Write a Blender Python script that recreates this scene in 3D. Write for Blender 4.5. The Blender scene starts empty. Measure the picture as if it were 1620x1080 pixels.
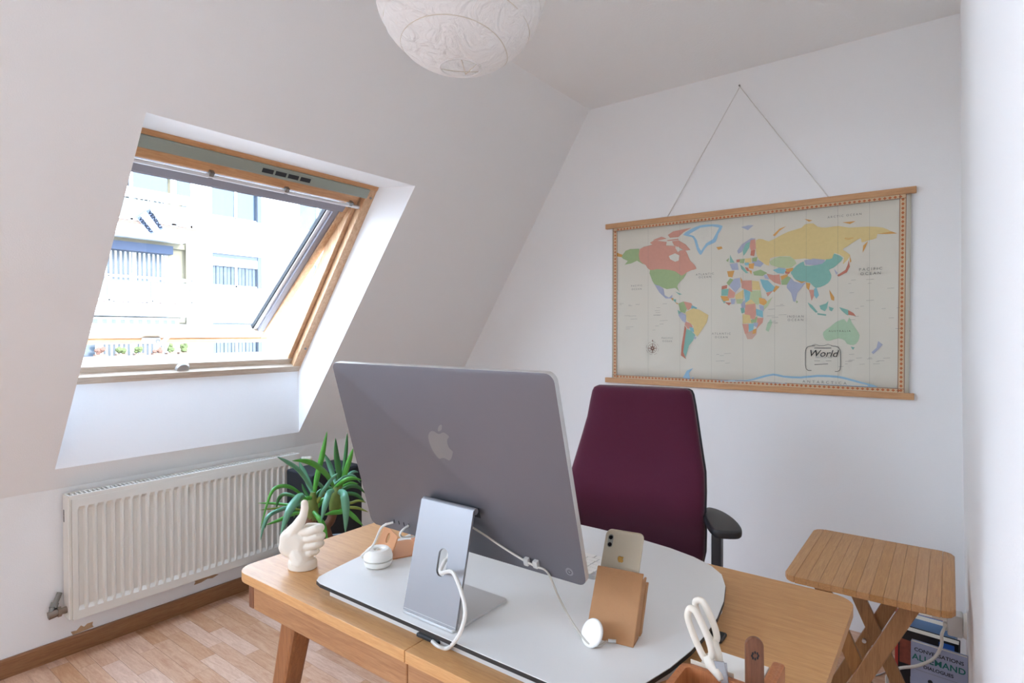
import bpy, bmesh, math, random
from mathutils import Vector, Matrix
random.seed(7)
R = math.radians
S = bpy.context.scene
C = S.collection

# ------------------------------------------------------------------ camera, sky, sun, exposure
H = 1.314                      # eye height; the camera stands at x = y = 0
FPX = 919.4                    # focal length in pixels of the 1620 x 1080 frame
YAW, PITCH = R(37.0), -math.atan(15 / FPX)
cam_d = bpy.data.cameras.new('camera')
cam_d.sensor_width = 36; cam_d.lens = FPX / 1620 * 36; cam_d.clip_start = 0.02; cam_d.clip_end = 300
cam = bpy.data.objects.new('camera', cam_d); C.objects.link(cam)
cam.location = (0, 0, H); cam.rotation_euler = (R(90) + PITCH, 0, YAW)
S.camera = cam

W = bpy.data.worlds.new('world'); S.world = W; W.use_nodes = True
wn = W.node_tree.nodes; wl = W.node_tree.links
# hazy bright sky: pale at the horizon, a little bluer overhead, the same all the way round
wtc = wn.new('ShaderNodeTexCoord'); wsx = wn.new('ShaderNodeSeparateXYZ'); wrp = wn.new('ShaderNodeValToRGB')
wrp.color_ramp.elements[0].position = 0.0; wrp.color_ramp.elements[0].color = (.78, .90, 1.05, 1)
wrp.color_ramp.elements[1].position = 0.9; wrp.color_ramp.elements[1].color = (.56, .77, 1.05, 1)
wl.new(wtc.outputs['Generated'], wsx.inputs[0]); wl.new(wsx.outputs['Z'], wrp.inputs[0])
bg = wn['Background']; bg.inputs['Strength'].default_value = 1.0
wl.new(wrp.outputs[0], bg.inputs['Color'])

sun_d = bpy.data.lights.new('sun', 'SUN'); sun_d.energy = 0.45; sun_d.angle = R(0.6); sun_d.color = (1, .95, .87)
sun = bpy.data.objects.new('sun', sun_d); C.objects.link(sun)
sun.rotation_euler = Vector((-.80, -.35, -.49)).to_track_quat('-Z', 'Y').to_euler()

S.view_settings.view_transform = 'Standard'; S.view_settings.look = 'None'
S.view_settings.exposure = 4.12; S.view_settings.gamma = 1; S.view_settings.use_curve_mapping = False
S.cycles.max_bounces = 12; S.cycles.diffuse_bounces = 8; S.cycles.glossy_bounces = 4
S.cycles.transparent_max_bounces = 16; S.cycles.sample_clamp_indirect = 6

_f = Vector((-math.sin(YAW) * math.cos(PITCH), math.cos(YAW) * math.cos(PITCH), math.sin(PITCH)))
_r = Vector((math.cos(YAW), math.sin(YAW), 0)); _u = _r.cross(_f)
EYE = Vector((0, 0, H))
def on(px, py, axis, val):
    """point of a world plane (x, y or z = val) measured from a pixel of the photograph"""
    d = _f * FPX + _r * (px - 810) - _u * (py - 540)
    i = 'xyz'.index(axis)
    return EYE + d * ((val - EYE[i]) / d[i])
def on_plane(px, py, p0, n):
    d = _f * FPX + _r * (px - 810) - _u * (py - 540)
    return EYE + d * ((Vector(p0) - EYE).dot(n) / d.dot(n))

# ------------------------------------------------------------------ materials
def lin(c):
    if isinstance(c, str):
        c = [int(c[i:i + 2], 16) / 255 for i in (0, 2, 4)]
        c = [x / 12.92 if x <= .04045 else ((x + .055) / 1.055) ** 2.4 for x in c]
    return (*c[:3], 1)
def mat(name, col, rough=.5, metal=0, spec=.5, bump=0, bscale=200, var=0, vscale=8, trans=0, sheen=0, coat=0):
    m = bpy.data.materials.new(name); m.use_nodes = True
    nt = m.node_tree; N = nt.nodes; L = nt.links; b = N['Principled BSDF']
    b.inputs['Base Color'].default_value = lin(col); b.inputs['Roughness'].default_value = rough
    b.inputs['Metallic'].default_value = metal; b.inputs['Specular IOR Level'].default_value = spec
    if sheen: b.inputs['Sheen Weight'].default_value = sheen
    if coat: b.inputs['Coat Weight'].default_value = coat
    if trans: b.inputs['Transmission Weight'].default_value = trans
    tc = N.new('ShaderNodeTexCoord')
    if var:
        n = N.new('ShaderNodeTexNoise'); n.inputs['Scale'].default_value = vscale; n.inputs['Detail'].default_value = 4
        L.new(tc.outputs['Object'], n.inputs['Vector'])
        mx = N.new('ShaderNodeMix'); mx.data_type = 'RGBA'
        a = lin(col); mx.inputs[6].default_value = tuple(x * (1 - var) for x in a[:3]) + (1,)
        mx.inputs[7].default_value = tuple(min(1, x * (1 + var)) for x in a[:3]) + (1,)
        L.new(n.outputs['Fac'], mx.inputs[0]); L.new(mx.outputs[2], b.inputs['Base Color'])
    if bump:
        n = N.new('ShaderNodeTexNoise'); n.inputs['Scale'].default_value = bscale; n.inputs['Detail'].default_value = 3
        L.new(tc.outputs['Object'], n.inputs['Vector'])
        bp = N.new('ShaderNodeBump'); bp.inputs['Strength'].default_value = bump; bp.inputs['Distance'].default_value = .004
        L.new(n.outputs['Fac'], bp.inputs['Height']); L.new(bp.outputs['Normal'], b.inputs['Normal'])
    return m
def wood(name, c0, c1, axis='x', rough=.45, scale=9, stretch=14, rnd=0.0, island=False, fine=.35, coat=0):
    """grain that runs along one axis; rnd tints each object (or island) on its own"""
    m = bpy.data.materials.new(name); m.use_nodes = True
    nt = m.node_tree; N = nt.nodes; L = nt.links; b = N['Principled BSDF']
    b.inputs['Roughness'].default_value = rough; b.inputs['Coat Weight'].default_value = coat
    tc = N.new('ShaderNodeTexCoord'); mp = N.new('ShaderNodeMapping')
    sc = [stretch] * 3; sc['xyz'.index(axis)] = 1.0
    mp.inputs['Scale'].default_value = sc
    if island:
        g = N.new('ShaderNodeNewGeometry'); rv = g.outputs['Random Per Island']
    else:
        g = N.new('ShaderNodeObjectInfo'); rv = g.outputs['Random']
    cmb = N.new('ShaderNodeCombineXYZ'); ml = N.new('ShaderNodeMath'); ml.operation = 'MULTIPLY'; ml.inputs[1].default_value = 37
    L.new(rv, ml.inputs[0])
    for i in range(3): L.new(ml.outputs[0], cmb.inputs[i])
    L.new(cmb.outputs[0], mp.inputs['Location']); L.new(tc.outputs['Object'], mp.inputs['Vector'])
    n = N.new('ShaderNodeTexNoise'); n.inputs['Scale'].default_value = scale; n.inputs['Detail'].default_value = 5
    n.inputs['Distortion'].default_value = 1.2
    L.new(mp.outputs[0], n.inputs['Vector'])
    n2 = N.new('ShaderNodeTexNoise'); n2.inputs['Scale'].default_value = scale * 7; n2.inputs['Detail'].default_value = 3
    L.new(mp.outputs[0], n2.inputs['Vector'])
    mixf = N.new('ShaderNodeMix'); mixf.inputs[0].default_value = fine
    L.new(n.outputs['Fac'], mixf.inputs[2]); L.new(n2.outputs['Fac'], mixf.inputs[3])
    rp = N.new('ShaderNodeValToRGB'); rp.color_ramp.elements[0].position = .32; rp.color_ramp.elements[1].position = .68
    rp.color_ramp.elements[0].color = lin(c0); rp.color_ramp.elements[1].color = lin(c1)
    L.new(mixf.outputs[0], rp.inputs[0])
    out = rp.outputs[0]
    if rnd:
        hsv = N.new('ShaderNodeHueSaturation'); mr = N.new('ShaderNodeMapRange')
        mr.inputs['To Min'].default_value = 1 - rnd; mr.inputs['To Max'].default_value = 1 + rnd * .7
        L.new(rv, mr.inputs['Value']); L.new(mr.outputs[0], hsv.inputs['Value']); L.new(out, hsv.inputs['Color'])
        mr2 = N.new('ShaderNodeMapRange'); mr2.inputs['To Min'].default_value = 1 + rnd * 1.2; mr2.inputs['To Max'].default_value = 1 - rnd
        L.new(rv, mr2.inputs['Value']); L.new(mr2.outputs[0], hsv.inputs['Saturation'])
        out = hsv.outputs[0]
    L.new(out, b.inputs['Base Color'])
    bp = N.new('ShaderNodeBump'); bp.inputs['Strength'].default_value = .12; bp.inputs['Distance'].default_value = .002
    L.new(mixf.outputs[0], bp.inputs['Height']); L.new(bp.outputs['Normal'], b.inputs['Normal'])
    return m
def glass_mat(name, tint=(.96, .98, 1), refl=.07):
    m = bpy.data.materials.new(name); m.use_nodes = True
    nt = m.node_tree; N = nt.nodes; L = nt.links; N.remove(N['Principled BSDF'])
    t = N.new('ShaderNodeBsdfTransparent'); t.inputs[0].default_value = (*tint, 1)
    g = N.new('ShaderNodeBsdfGlossy'); g.inputs['Roughness'].default_value = .02
    mx = N.new('ShaderNodeMixShader'); lw = N.new('ShaderNodeLayerWeight'); lw.inputs[0].default_value = .5; pw = N.new('ShaderNodeMath'); pw.operation = 'POWER'; pw.inputs[1].default_value = 4; fr = N.new('ShaderNodeMath'); fr.operation = 'MULTIPLY_ADD'; fr.inputs[1].default_value = .5; fr.inputs[2].default_value = .03
    L.new(lw.outputs['Facing'], pw.inputs[0]); L.new(pw.outputs[0], fr.inputs[0])
    L.new(fr.outputs[0], mx.inputs[0]); L.new(t.outputs[0], mx.inputs[1]); L.new(g.outputs[0], mx.inputs[2])
    L.new(mx.outputs[0], N['Material Output'].inputs[0])
    return m
def paper_mat(name, col):
    m = bpy.data.materials.new(name); m.use_nodes = True
    nt = m.node_tree; N = nt.nodes; L = nt.links; N.remove(N['Principled BSDF'])
    d = N.new('ShaderNodeBsdfDiffuse'); d.inputs[0].default_value = lin(col)
    t = N.new('ShaderNodeBsdfTranslucent'); t.inputs[0].default_value = lin(col)
    mx = N.new('ShaderNodeMixShader'); mx.inputs[0].default_value = .42
    n = N.new('ShaderNodeTexNoise'); n.inputs['Scale'].default_value = 16; n.inputs['Detail'].default_value = 5; n.inputs['Distortion'].default_value = 2
    tc = N.new('ShaderNodeTexCoord'); L.new(tc.outputs['Object'], n.inputs['Vector'])
    bp = N.new('ShaderNodeBump'); bp.inputs['Strength'].default_value = .9; bp.inputs['Distance'].default_value = .02
    L.new(n.outputs['Fac'], bp.inputs['Height']); L.new(bp.outputs['Normal'], d.inputs['Normal'])
    L.new(d.outputs[0], mx.inputs[1]); L.new(t.outputs[0], mx.inputs[2]); L.new(mx.outputs[0], N['Material Output'].inputs[0])
    return m

M = {}
M['paint'] = mat('white_paint', (.84, .835, .825), .75, bump=.12, bscale=260, spec=.25)
M['ceil'] = mat('ceiling_paint', (.87, .865, .85), .85, bump=.35, bscale=120, spec=.15)
M['lining'] = mat('lining_paint', (.86, .86, .86), .6, spec=.3, bump=.05, bscale=90)
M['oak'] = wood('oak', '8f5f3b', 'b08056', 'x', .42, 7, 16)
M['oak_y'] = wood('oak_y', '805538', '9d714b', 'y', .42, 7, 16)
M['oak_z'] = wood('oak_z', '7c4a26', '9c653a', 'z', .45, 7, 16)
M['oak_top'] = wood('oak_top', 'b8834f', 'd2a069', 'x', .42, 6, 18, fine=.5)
M['bar'] = wood('bar_oak', 'b07f55', 'cfa273', 'x', .5, 8, 20)
M['plank'] = wood('laminate', 'b8896c', 'd6af92', 'x', .33, 9, 7, rnd=.16)
M['plank_i'] = wood('laminate_rest', 'b8896c', 'd6af92', 'x', .33, 9, 7, rnd=.16, island=True)
M['bamboo'] = wood('bamboo', 'ad7c4a', 'c99964', 'y', .42, 10, 22, rnd=.04)
M['bamboo_z'] = wood('bamboo_legs', '8c6037', 'ac7d4d', 'z', .45, 10, 16, rnd=.05)
M['pine'] = wood('pine', 'b98355', 'd6a577', 'y', .4, 7, 12)
M['pine_s'] = wood('pine_side', 'b98e68', 'd9b590', 'z', .4, 7, 9)
M['pine_pale'] = wood('pine_skylit', 'b9a58f', 'd8c9b8', 'y', .5, 7, 12)  # pale grey of the sky-lit ledges is put into the wood colour
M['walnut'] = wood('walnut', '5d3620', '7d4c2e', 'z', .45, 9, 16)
M['cherry'] = wood('cherry', '9c5a33', 'b87648', 'z', .42, 9, 14)
M['rad'] = mat('radiator_enamel', 'dcd7cd', .35, spec=.5)
M['dark'] = mat('dark_void', (.02, .02, .022), .8)
M['cream_p'] = mat('cream_plastic', 'ded3c0', .4)
M['steel'] = mat('grey_steel', '8c8a86', .4, .7, bump=.1)
M['rust'] = mat('old_brass', '8a7a6c', .5, .6, bump=.2)
M['alu'] = mat('silver_aluminium', '6d6b70', .42, .55)
M['alu_edge'] = mat('bright_aluminium', 'c9c8c6', .35, .6)
M['alu_neck'] = mat('stand_aluminium', '8b8a8c', .4, .5)
M['logo'] = mat('polished_logo', '7d7c7b', .34, .45)
M['white_pl'] = mat('white_plastic', 'e6e2da', .35)
M['white_lam'] = mat('white_laminate', 'dcdad6', .28, spec=.5)
M['black_core'] = mat('black_core', '1f1e1e', .5)
M['white_side'] = mat('white_board', 'd2cfca', .5)
M['plaster'] = mat('cream_plaster', 'e2d8c8', .62, bump=.05, bscale=300)
M['copper'] = mat('rose_metal', 'cf9468', .38, .25)
M['kraft'] = mat('kraft_card', 'ae7f56', .75, bump=.08, bscale=400, var=.06, vscale=60)
M['kraft_d'] = mat('kraft_edge', 'a3714a', .8)
M['phone'] = mat('champagne_glass', 'bcb09a', .3, .2)
M['lens'] = mat('lens_black', '141416', .15)
M['gold'] = mat('gold_mark', 'c79a4e', .35, .6)
M['cable'] = mat('cable_white', 'd9d5cd', .45)
M['cable_g'] = mat('cable_braid', 'b9b2a6', .6)
M['fabric'] = mat('burgundy_fabric', '521b31', .9, sheen=.25, bump=.35, bscale=900, spec=.2)
M['fab_back'] = mat('black_shell', '26262a', .6)
M['black_pl'] = mat('black_plastic', '1d1e21', .42)
M['leaf'] = mat('leaf_green', '4f9a35', .38, var=.25, vscale=14, spec=.5)
M['leaf_b'] = mat('leaf_bluegreen', '5f9576', .35, var=.2, vscale=14, spec=.5)
M['leaf_d'] = mat('leaf_dark', '356b36', .4, var=.25, vscale=14)
M['leaf_o'] = mat('leaf_olive', '84913a', .42, var=.2, vscale=14)
M['bark'] = mat('bark', '6b4630', .85, bump=.6, bscale=60, var=.3, vscale=40)
M['stem_g'] = mat('green_stem', '6b7a33', .6, var=.25, vscale=50)
M['pot'] = mat('grey_pot', '85858a', .6)
M['soil'] = mat('soil', '30221a', .95, bump=.8, bscale=80)
M['black_bx'] = mat('black_cloth', '111218', .7)
M['paper'] = paper_mat('rice_paper', (.93, .90, .875))
M['wire'] = mat('bamboo_wire', 'd6cab8', .6)
M['sheet'] = mat('map_paper', 'cfcabb', .55, var=.03, vscale=5)
M['pages'] = mat('book_pages', 'ded9cd', .8)
M['fgreen'] = mat('grey_green_metal', '9aa094', .4, .3)
M['blind'] = mat('grey_blind', '8d8b93', .6)
M['rail_w'] = mat('white_rail', 'dfdfe0', .3, .2)
M['gasket'] = mat('brown_gasket', '5b4741', .6)
M['glass'] = glass_mat('window_glass')
M['fac'] = mat('facade_render', (.86, .85, .83), .9)
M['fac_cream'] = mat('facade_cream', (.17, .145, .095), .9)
M['fac_pane'] = mat('facade_pane', (.036, .050, .068), .12, spec=.6)
M['fac_frame'] = mat('facade_frame', (.82, .82, .82), .6)
M['fac_curt'] = mat('facade_curtain', (.070, .080, .088), .8, var=.3, vscale=3)
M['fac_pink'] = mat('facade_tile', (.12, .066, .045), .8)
M['fac_panel'] = mat('facade_panel', (.060, .060, .044), .4)
M['fac_blue'] = mat('facade_blue', (.034, .045, .075), .8)
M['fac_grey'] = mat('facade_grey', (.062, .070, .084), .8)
M['plant_far'] = mat('far_plants', (.06, .075, .02), .8, var=.5, vscale=9)
M['flower'] = mat('far_flowers', (.11, .05, .032), .8, var=.4, vscale=9)
M['asphalt'] = mat('asphalt', (.22, .22, .22), .9, var=.2, vscale=2)
M['ink'] = mat('ink_black', '1b1b1d', .7)
M['ink_soft'] = mat('ink_grey', '77766f', .7)
M['teal_ink'] = mat('ink_teal', '1d6b62', .7)

# ------------------------------------------------------------------ mesh helpers
def nbm(): return bmesh.new()
def box(bm, lo, hi, mtx=None):
    vs = [bm.verts.new((x, y, z)) for z in (lo[2], hi[2]) for y in (lo[1], hi[1]) for x in (lo[0], hi[0])]
    for f in ((0, 2, 3, 1), (4, 5, 7, 6), (0, 1, 5, 4), (1, 3, 7, 5), (3, 2, 6, 7), (2, 0, 4, 6)):
        bm.faces.new([vs[i] for i in f])
    if mtx: bmesh.ops.transform(bm, matrix=mtx, verts=vs)
    return vs
def hexa(bm, p):      # 8 points: bottom ring 0-3, top ring 4-7
    vs = [bm.verts.new(q) for q in p]
    for f in ((3, 2, 1, 0), (4, 5, 6, 7), (0, 1, 5, 4), (1, 2, 6, 5), (2, 3, 7, 6), (3, 0, 4, 7)):
        bm.faces.new([vs[i] for i in f])
    return vs
def bevel(bm, w, seg=2, ang=30):
    bmesh.ops.recalc_face_normals(bm, faces=bm.faces[:])
    es = [e for e in bm.edges if len(e.link_faces) == 2 and e.calc_face_angle(0) > R(ang)]
    bmesh.ops.bevel(bm, geom=es, offset=w, segments=seg, affect='EDGES', profile=.6, clamp_overlap=True)
    return bm
def tube(bm, pts, r, n=8, caps=True):
    pts = [Vector(p) for p in pts]
    rr = r if isinstance(r, (list, tuple)) else [r] * len(pts)
    rings = []; ref = None
    for i, p in enumerate(pts):
        t = (pts[min(i + 1, len(pts) - 1)] - pts[max(i - 1, 0)]).normalized()
        if ref is None: ref = t.orthogonal().normalized()
        ref = (ref - t * ref.dot(t)).normalized(); b2 = t.cross(ref)
        rings.append([bm.verts.new(p + (ref * math.cos(a) + b2 * math.sin(a)) * rr[i]) for a in (2 * math.pi * k / n for k in range(n))])
    for a, b in zip(rings, rings[1:]):
        for k in range(n): bm.faces.new((a[k], a[(k + 1) % n], b[(k + 1) % n], b[k]))
    if caps: bm.faces.new(rings[0][::-1]); bm.faces.new(rings[-1])
def smooth_path(pts, k=6):
    pts = [Vector(p) for p in pts]; out = []
    for i in range(len(pts) - 1):
        p0, p1, p2, p3 = pts[max(i - 1, 0)], pts[i], pts[i + 1], pts[min(i + 2, len(pts) - 1)]
        for j in range(k):
            t = j / k
            out.append(.5 * ((2 * p1) + (p2 - p0) * t + (2 * p0 - 5 * p1 + 4 * p2 - p3) * t * t + (3 * p1 - p0 - 3 * p2 + p3) * t ** 3))
    return out + [pts[-1]]
def lathe(bm, prof, n=32, c=(0, 0, 0)):
    rings = []
    for r, z in prof:
        rings.append([bm.verts.new((c[0] + r * math.cos(2 * math.pi * k / n), c[1] + r * math.sin(2 * math.pi * k / n), c[2] + z)) for k in range(n)])
    for a, b in zip(rings, rings[1:]):
        for k in range(n): bm.faces.new((a[k], a[(k + 1) % n], b[(k + 1) % n], b[k]))
    bm.faces.new(rings[0][::-1]); bm.faces.new(rings[-1])
def prism(bm, poly, z0, z1, fn=None):
    """polygon (x, y) pulled from z0 to z1; fn maps local to world"""
    fn = fn or (lambda x, y, z: (x, y, z))
    a = [bm.verts.new(fn(x, y, z0)) for x, y in poly]; b = [bm.verts.new(fn(x, y, z1)) for x, y in poly]
    n = len(poly)
    bm.faces.new(a[::-1]); bm.faces.new(b)
    for k in range(n): bm.faces.new((a[k], a[(k + 1) % n], b[(k + 1) % n], b[k]))
def rrect(x0, y0, x1, y1, r, n=6):
    rs = r if isinstance(r, (list, tuple)) else [r] * 4      # bl, br, tr, tl
    out = []
    for (cx, cy, a0, q) in ((x0, y0, 180, rs[0]), (x1, y0, 270, rs[1]), (x1, y1, 0, rs[2]), (x0, y1, 90, rs[3])):
        ox = cx + q if cx == x0 else cx - q; oy = cy + q if cy == y0 else cy - q
        for k in range(n + 1):
            a = R(a0 + 90 * k / n); out.append((ox + q * math.cos(a), oy + q * math.sin(a)))
    return out
def loft(bm, rings, close=True):
    vs = [[bm.verts.new(p) for p in r] for r in rings]; n = len(vs[0])
    for a, b in zip(vs, vs[1:]):
        for k in range(n): bm.faces.new((a[k], a[(k + 1) % n], b[(k + 1) % n], b[k]))
    if close: bm.faces.new(vs[0][::-1]); bm.faces.new(vs[-1])
def sup(n, e): # superellipse unit ring
    out = []
    for k in range(n):
        a = 2 * math.pi * k / n; c, s = math.cos(a), math.sin(a)
        out.append((math.copysign(abs(c) ** (2 / e), c), math.copysign(abs(s) ** (2 / e), s)))
    return out

def pmat(o):
    return Matrix.LocRotScale(o.location, o.rotation_euler.to_quaternion(), o.scale)
def obj(name, bm, m, parent=None, smooth=False, world=True):
    me = bpy.data.meshes.new(name)
    if isinstance(bm, bpy.types.Mesh): me = bm
    else:
        bmesh.ops.recalc_face_normals(bm, faces=bm.faces[:]); bm.to_mesh(me); bm.free()
    for x in (m if isinstance(m, (list, tuple)) else [m]):
        me.materials.append(M[x] if isinstance(x, str) else x)
    if smooth:
        me.polygons.foreach_set('use_smooth', [True] * len(me.polygons))
        if smooth != 'all':
            try: me.set_sharp_from_angle(angle=R(40))
            except Exception: pass
    o = bpy.data.objects.new(name, me); C.objects.link(o)
    if parent is not None:
        o.parent = parent
        if world: o.matrix_parent_inverse = world_inv(parent)
    return o
def world_inv(p): return wmat(p).inverted()
def wmat(p):
    m = p.matrix_parent_inverse @ pmat(p) if p.parent else pmat(p)
    return wmat(p.parent) @ m if p.parent else m
def tag(o, label, cat, group=None, kind=None):
    o['label'] = label
    if cat: o['category'] = cat
    if group: o['group'] = group
    if kind: o['kind'] = kind
    return o
def thing(name, label, cat, loc=(0, 0, 0), rz=0, group=None):
    o = bpy.data.objects.new(name, None); C.objects.link(o); o.empty_display_size = .05
    o.location = loc; o.rotation_euler = (0, 0, rz)
    return tag(o, label, cat, group)
def struct(name, bm, m, label, parent=None, smooth=False):
    o = obj(name, bm, m, parent, smooth)
    if parent is None: o['kind'] = 'structure'; o['label'] = label
    return o
def text(name, body, size, m, fn, parent, align='CENTER', extrude=.0002, shear=0, space=1, bold=0):
    """flat lettering: a font curve turned into a mesh, fn maps its x, y, z to the world"""
    cu = bpy.data.curves.new('t', 'FONT'); cu.body = body; cu.size = size; cu.align_x = align; cu.align_y = 'CENTER'
    cu.shear = shear; cu.space_character = space; cu.extrude = extrude; cu.offset = bold; cu.resolution_u = 3
    o = bpy.data.objects.new('t', cu); C.objects.link(o)
    bpy.context.view_layer.update()
    me = bpy.data.meshes.new_from_object(o.evaluated_get(bpy.context.evaluated_depsgraph_get()))
    bpy.data.objects.remove(o); bpy.data.curves.remove(cu)
    for v in me.vertices: v.co = fn(*v.co)
    me.materials.clear(); me.name = name
    return obj(name, me, m, parent)

# ------------------------------------------------------------------ the room
XL, YB, YF, ZC = -2.86, 2.93, -3.3, 2.579
A = R(57.5); ES = Vector((math.cos(A), 0, math.sin(A))); EN = Vector((math.sin(A), 0, -math.cos(A)))
O0 = Vector((XL, 0, .684)); SMAX = (ZC - .684) / math.sin(A)
XC = XL + SMAX * math.cos(A)                        # where slope and ceiling meet
def sl(s, y, d=0): return O0 + ES * s + Vector((0, y, 0)) + EN * d
def xr(z): return .062 - .017 * z                   # the right wall leans a little

# floor: laminate strips that run across the room
fl = struct('floor', (lambda b: (box(b, (XL - .1, YF - .1, -.05), (.2, YB + .1, -.004)), b)[1])(nbm()), 'dark', 'pale reddish laminate floor of short strips')
SW = .0635
rest = nbm(); strips = []
nrow = int((YB - YF) / SW) + 1
for i in range(nrow):
    y = YB - (i + 1) * SW; x = XL - random.uniform(0, .3)
    while x < .1:
        l = random.choice((.24, .30, .36, .44)); strips.append((x, y, l)); x += l
def seen(x, y, l):
    return (x < -.95 and .35 < y < 1.75) or (x > -.75 and 1.35 < y < 2.9)
cache = {}; k = 0
for x, y, l in strips:
    x1 = min(x + l, .1); x0 = max(x, XL)
    if x1 - x0 < .02: continue
    if seen(x, y, l) and k < 290:
        key = round(x1 - x0, 3)
        if key not in cache:
            b = nbm(); box(b, (0, .0004, -.004), (x1 - x0 - .0006, SW - .0004, 0)); me = bpy.data.meshes.new('strip')
            bmesh.ops.recalc_face_normals(b, faces=b.faces[:]); b.to_mesh(me); b.free(); me.materials.append(M['plank']); cache[key] = me
        o = bpy.data.objects.new('plank', cache[key]); C.objects.link(o); o.parent = fl; o.location = (x0, y, 0); k += 1
    else:
        box(rest, (x0, y + .0004, -.004), (x1 - .0006, y + SW - .0004, 0))
ro = obj('plank_field', rest, 'plank_i', fl); ro['kind'] = 'stuff'

b = nbm(); box(b, (XL - .1, YF, 0), (XL, YB, .70)); wl_ = struct('wall_left', b, 'paint', 'low white knee wall behind the radiator')
b = nbm(); box(b, (XL - .1, YB, 0), (.2, YB + .1, ZC + .1)); struct('wall_back', b, 'paint', 'white wall that carries the world map')
b = nbm()
rows = [[(xr(z) + .0025 * math.sin(y * 5 + z * 2.2), y, z) for y in [YF + (YB - YF) * j / 40 for j in range(41)]] for z in [ZC * i / 16 for i in range(17)]]
vv = [[b.verts.new(p) for p in r] for r in rows]
for i in range(16):
    for j in range(40): b.faces.new((vv[i][j], vv[i][j + 1], vv[i + 1][j + 1], vv[i + 1][j]))
ov = [b.verts.new(p) for p in ((.2, YF, 0), (.2, YB, 0), (.2, YB, ZC), (.2, YF, ZC))]; b.faces.new(ov)
struct('wall_right', b, 'paint', 'bright white wall along the right edge, slightly uneven', smooth='all')
b = nbm(); box(b, (XL - .1, YF - .1, 0), (.2, YF, ZC + .1)); struct('wall_front', b, 'paint', 'white wall behind the camera')
b = nbm(); box(b, (XC - .02, YF, ZC), (.2, YB, ZC + .1)); struct('ceiling', b, 'ceil', 'flat textured white ceiling')

# sloped wall with the window opening
OP = {'bl': (.107, .736), 'br': (.107, 1.807), 'tr': (1.563, 1.923), 'tl': (1.563, .774)}     # s, y
FR = {'bl': (.398, .722), 'br': (.398, 1.807), 'tr': (1.462, 1.871), 'tl': (1.462, .757)}      # at d = -.18
OP2 = {'bl': (.20, -3.00), 'br': (.20, -.45), 'tr': (2.00, -.45), 'tl': (2.00, -3.00)}           # roof window added unseen behind the camera to brighten the room
b = nbm()
def holed(ya, yb, ho, d):
    ve = [b.verts.new(sl(*p, d)) for p in ((0, ya), (0, yb), (SMAX, yb), (SMAX, ya))]; vh = [b.verts.new(sl(*p, d)) for p in ho]
    for k in range(4): b.faces.new((ve[k], ve[(k + 1) % 4], vh[(k + 1) % 4], vh[k]))
holed(YF, .2, [OP2[k] for k in ('bl', 'br', 'tr', 'tl')], 0); holed(.2, YB, [OP[k] for k in ('bl', 'br', 'tr', 'tl')], 0)
ws = struct('wall_slope', b, 'paint', 'grey-white sloping attic wall around the roof window')
FR2 = {'bl': (.35, -2.98), 'br': (.35, -.47), 'tr': (1.92, -.47), 'tl': (1.92, -2.98)}
def lining(name, a, c, OP=OP, FR=FR, yc=1.33):
    b = nbm(); p = [sl(*OP[a]), sl(*OP[c]), sl(*FR[c], -.185), sl(*FR[a], -.185)]
    q = [v.copy() for v in p]; ctr = sl(.93, yc, -.09)
    nrm = (p[1] - p[0]).cross(p[3] - p[0]).normalized()
    if nrm.dot(ctr - p[0]) > 0: nrm = -nrm
    hexa(b, p + [v + nrm * .02 - EN * (.006 if i < 2 else 0) for i, v in enumerate(q)])
    return obj(name, b, 'lining', ws)
lining('lower_lining', 'bl', 'br'); lining('upper_lining', 'tl', 'tr'); lining('side_lining', 'br', 'tr'); lining('side_lining', 'bl', 'tl')
lining('lower_lining', 'bl', 'br', OP2, FR2, -1.725); lining('upper_lining', 'tl', 'tr', OP2, FR2, -1.725); lining('side_lining', 'br', 'tr', OP2, FR2, -1.725); lining('side_lining', 'bl', 'tl', OP2, FR2, -1.725)

b = nbm(); prism(b, [(XL, 0), (XL + .013, 0), (XL + .013, .066), (XL + .010, .072), (XL, .072)], YF, YB, lambda x, y, z: (x, z, y))
struct('baseboard_left', b, 'oak_y', 'brown wooden baseboard under the radiator')
for pts in ([(on(*p_, 'x', XL) for p_ in ((304, 917), (311, 914), (313, 909), (322, 911), (331, 905), (340, 903), (338, 908), (346, 908), (336, 914), (328, 915), (318, 921), (307, 925), (309, 920)))],
            [(on(*p_, 'x', XL) for p_ in ((112, 999), (121, 997), (128, 989), (133, 991), (138, 986), (147, 983), (146, 988), (148, 991), (136, 996), (126, 1000), (115, 1004)))]):
    b = nbm(); q = list(pts[0])
    hexa_pts = [(v.y, v.z) for v in q]; prism(b, hexa_pts, XL - .001, XL + .0012, lambda y, z, x: (x, y, z))
    obj('peeled_patch', b, mat('bare_plaster', 'b59573', .9, var=.25, vscale=60), wl_)

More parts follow.
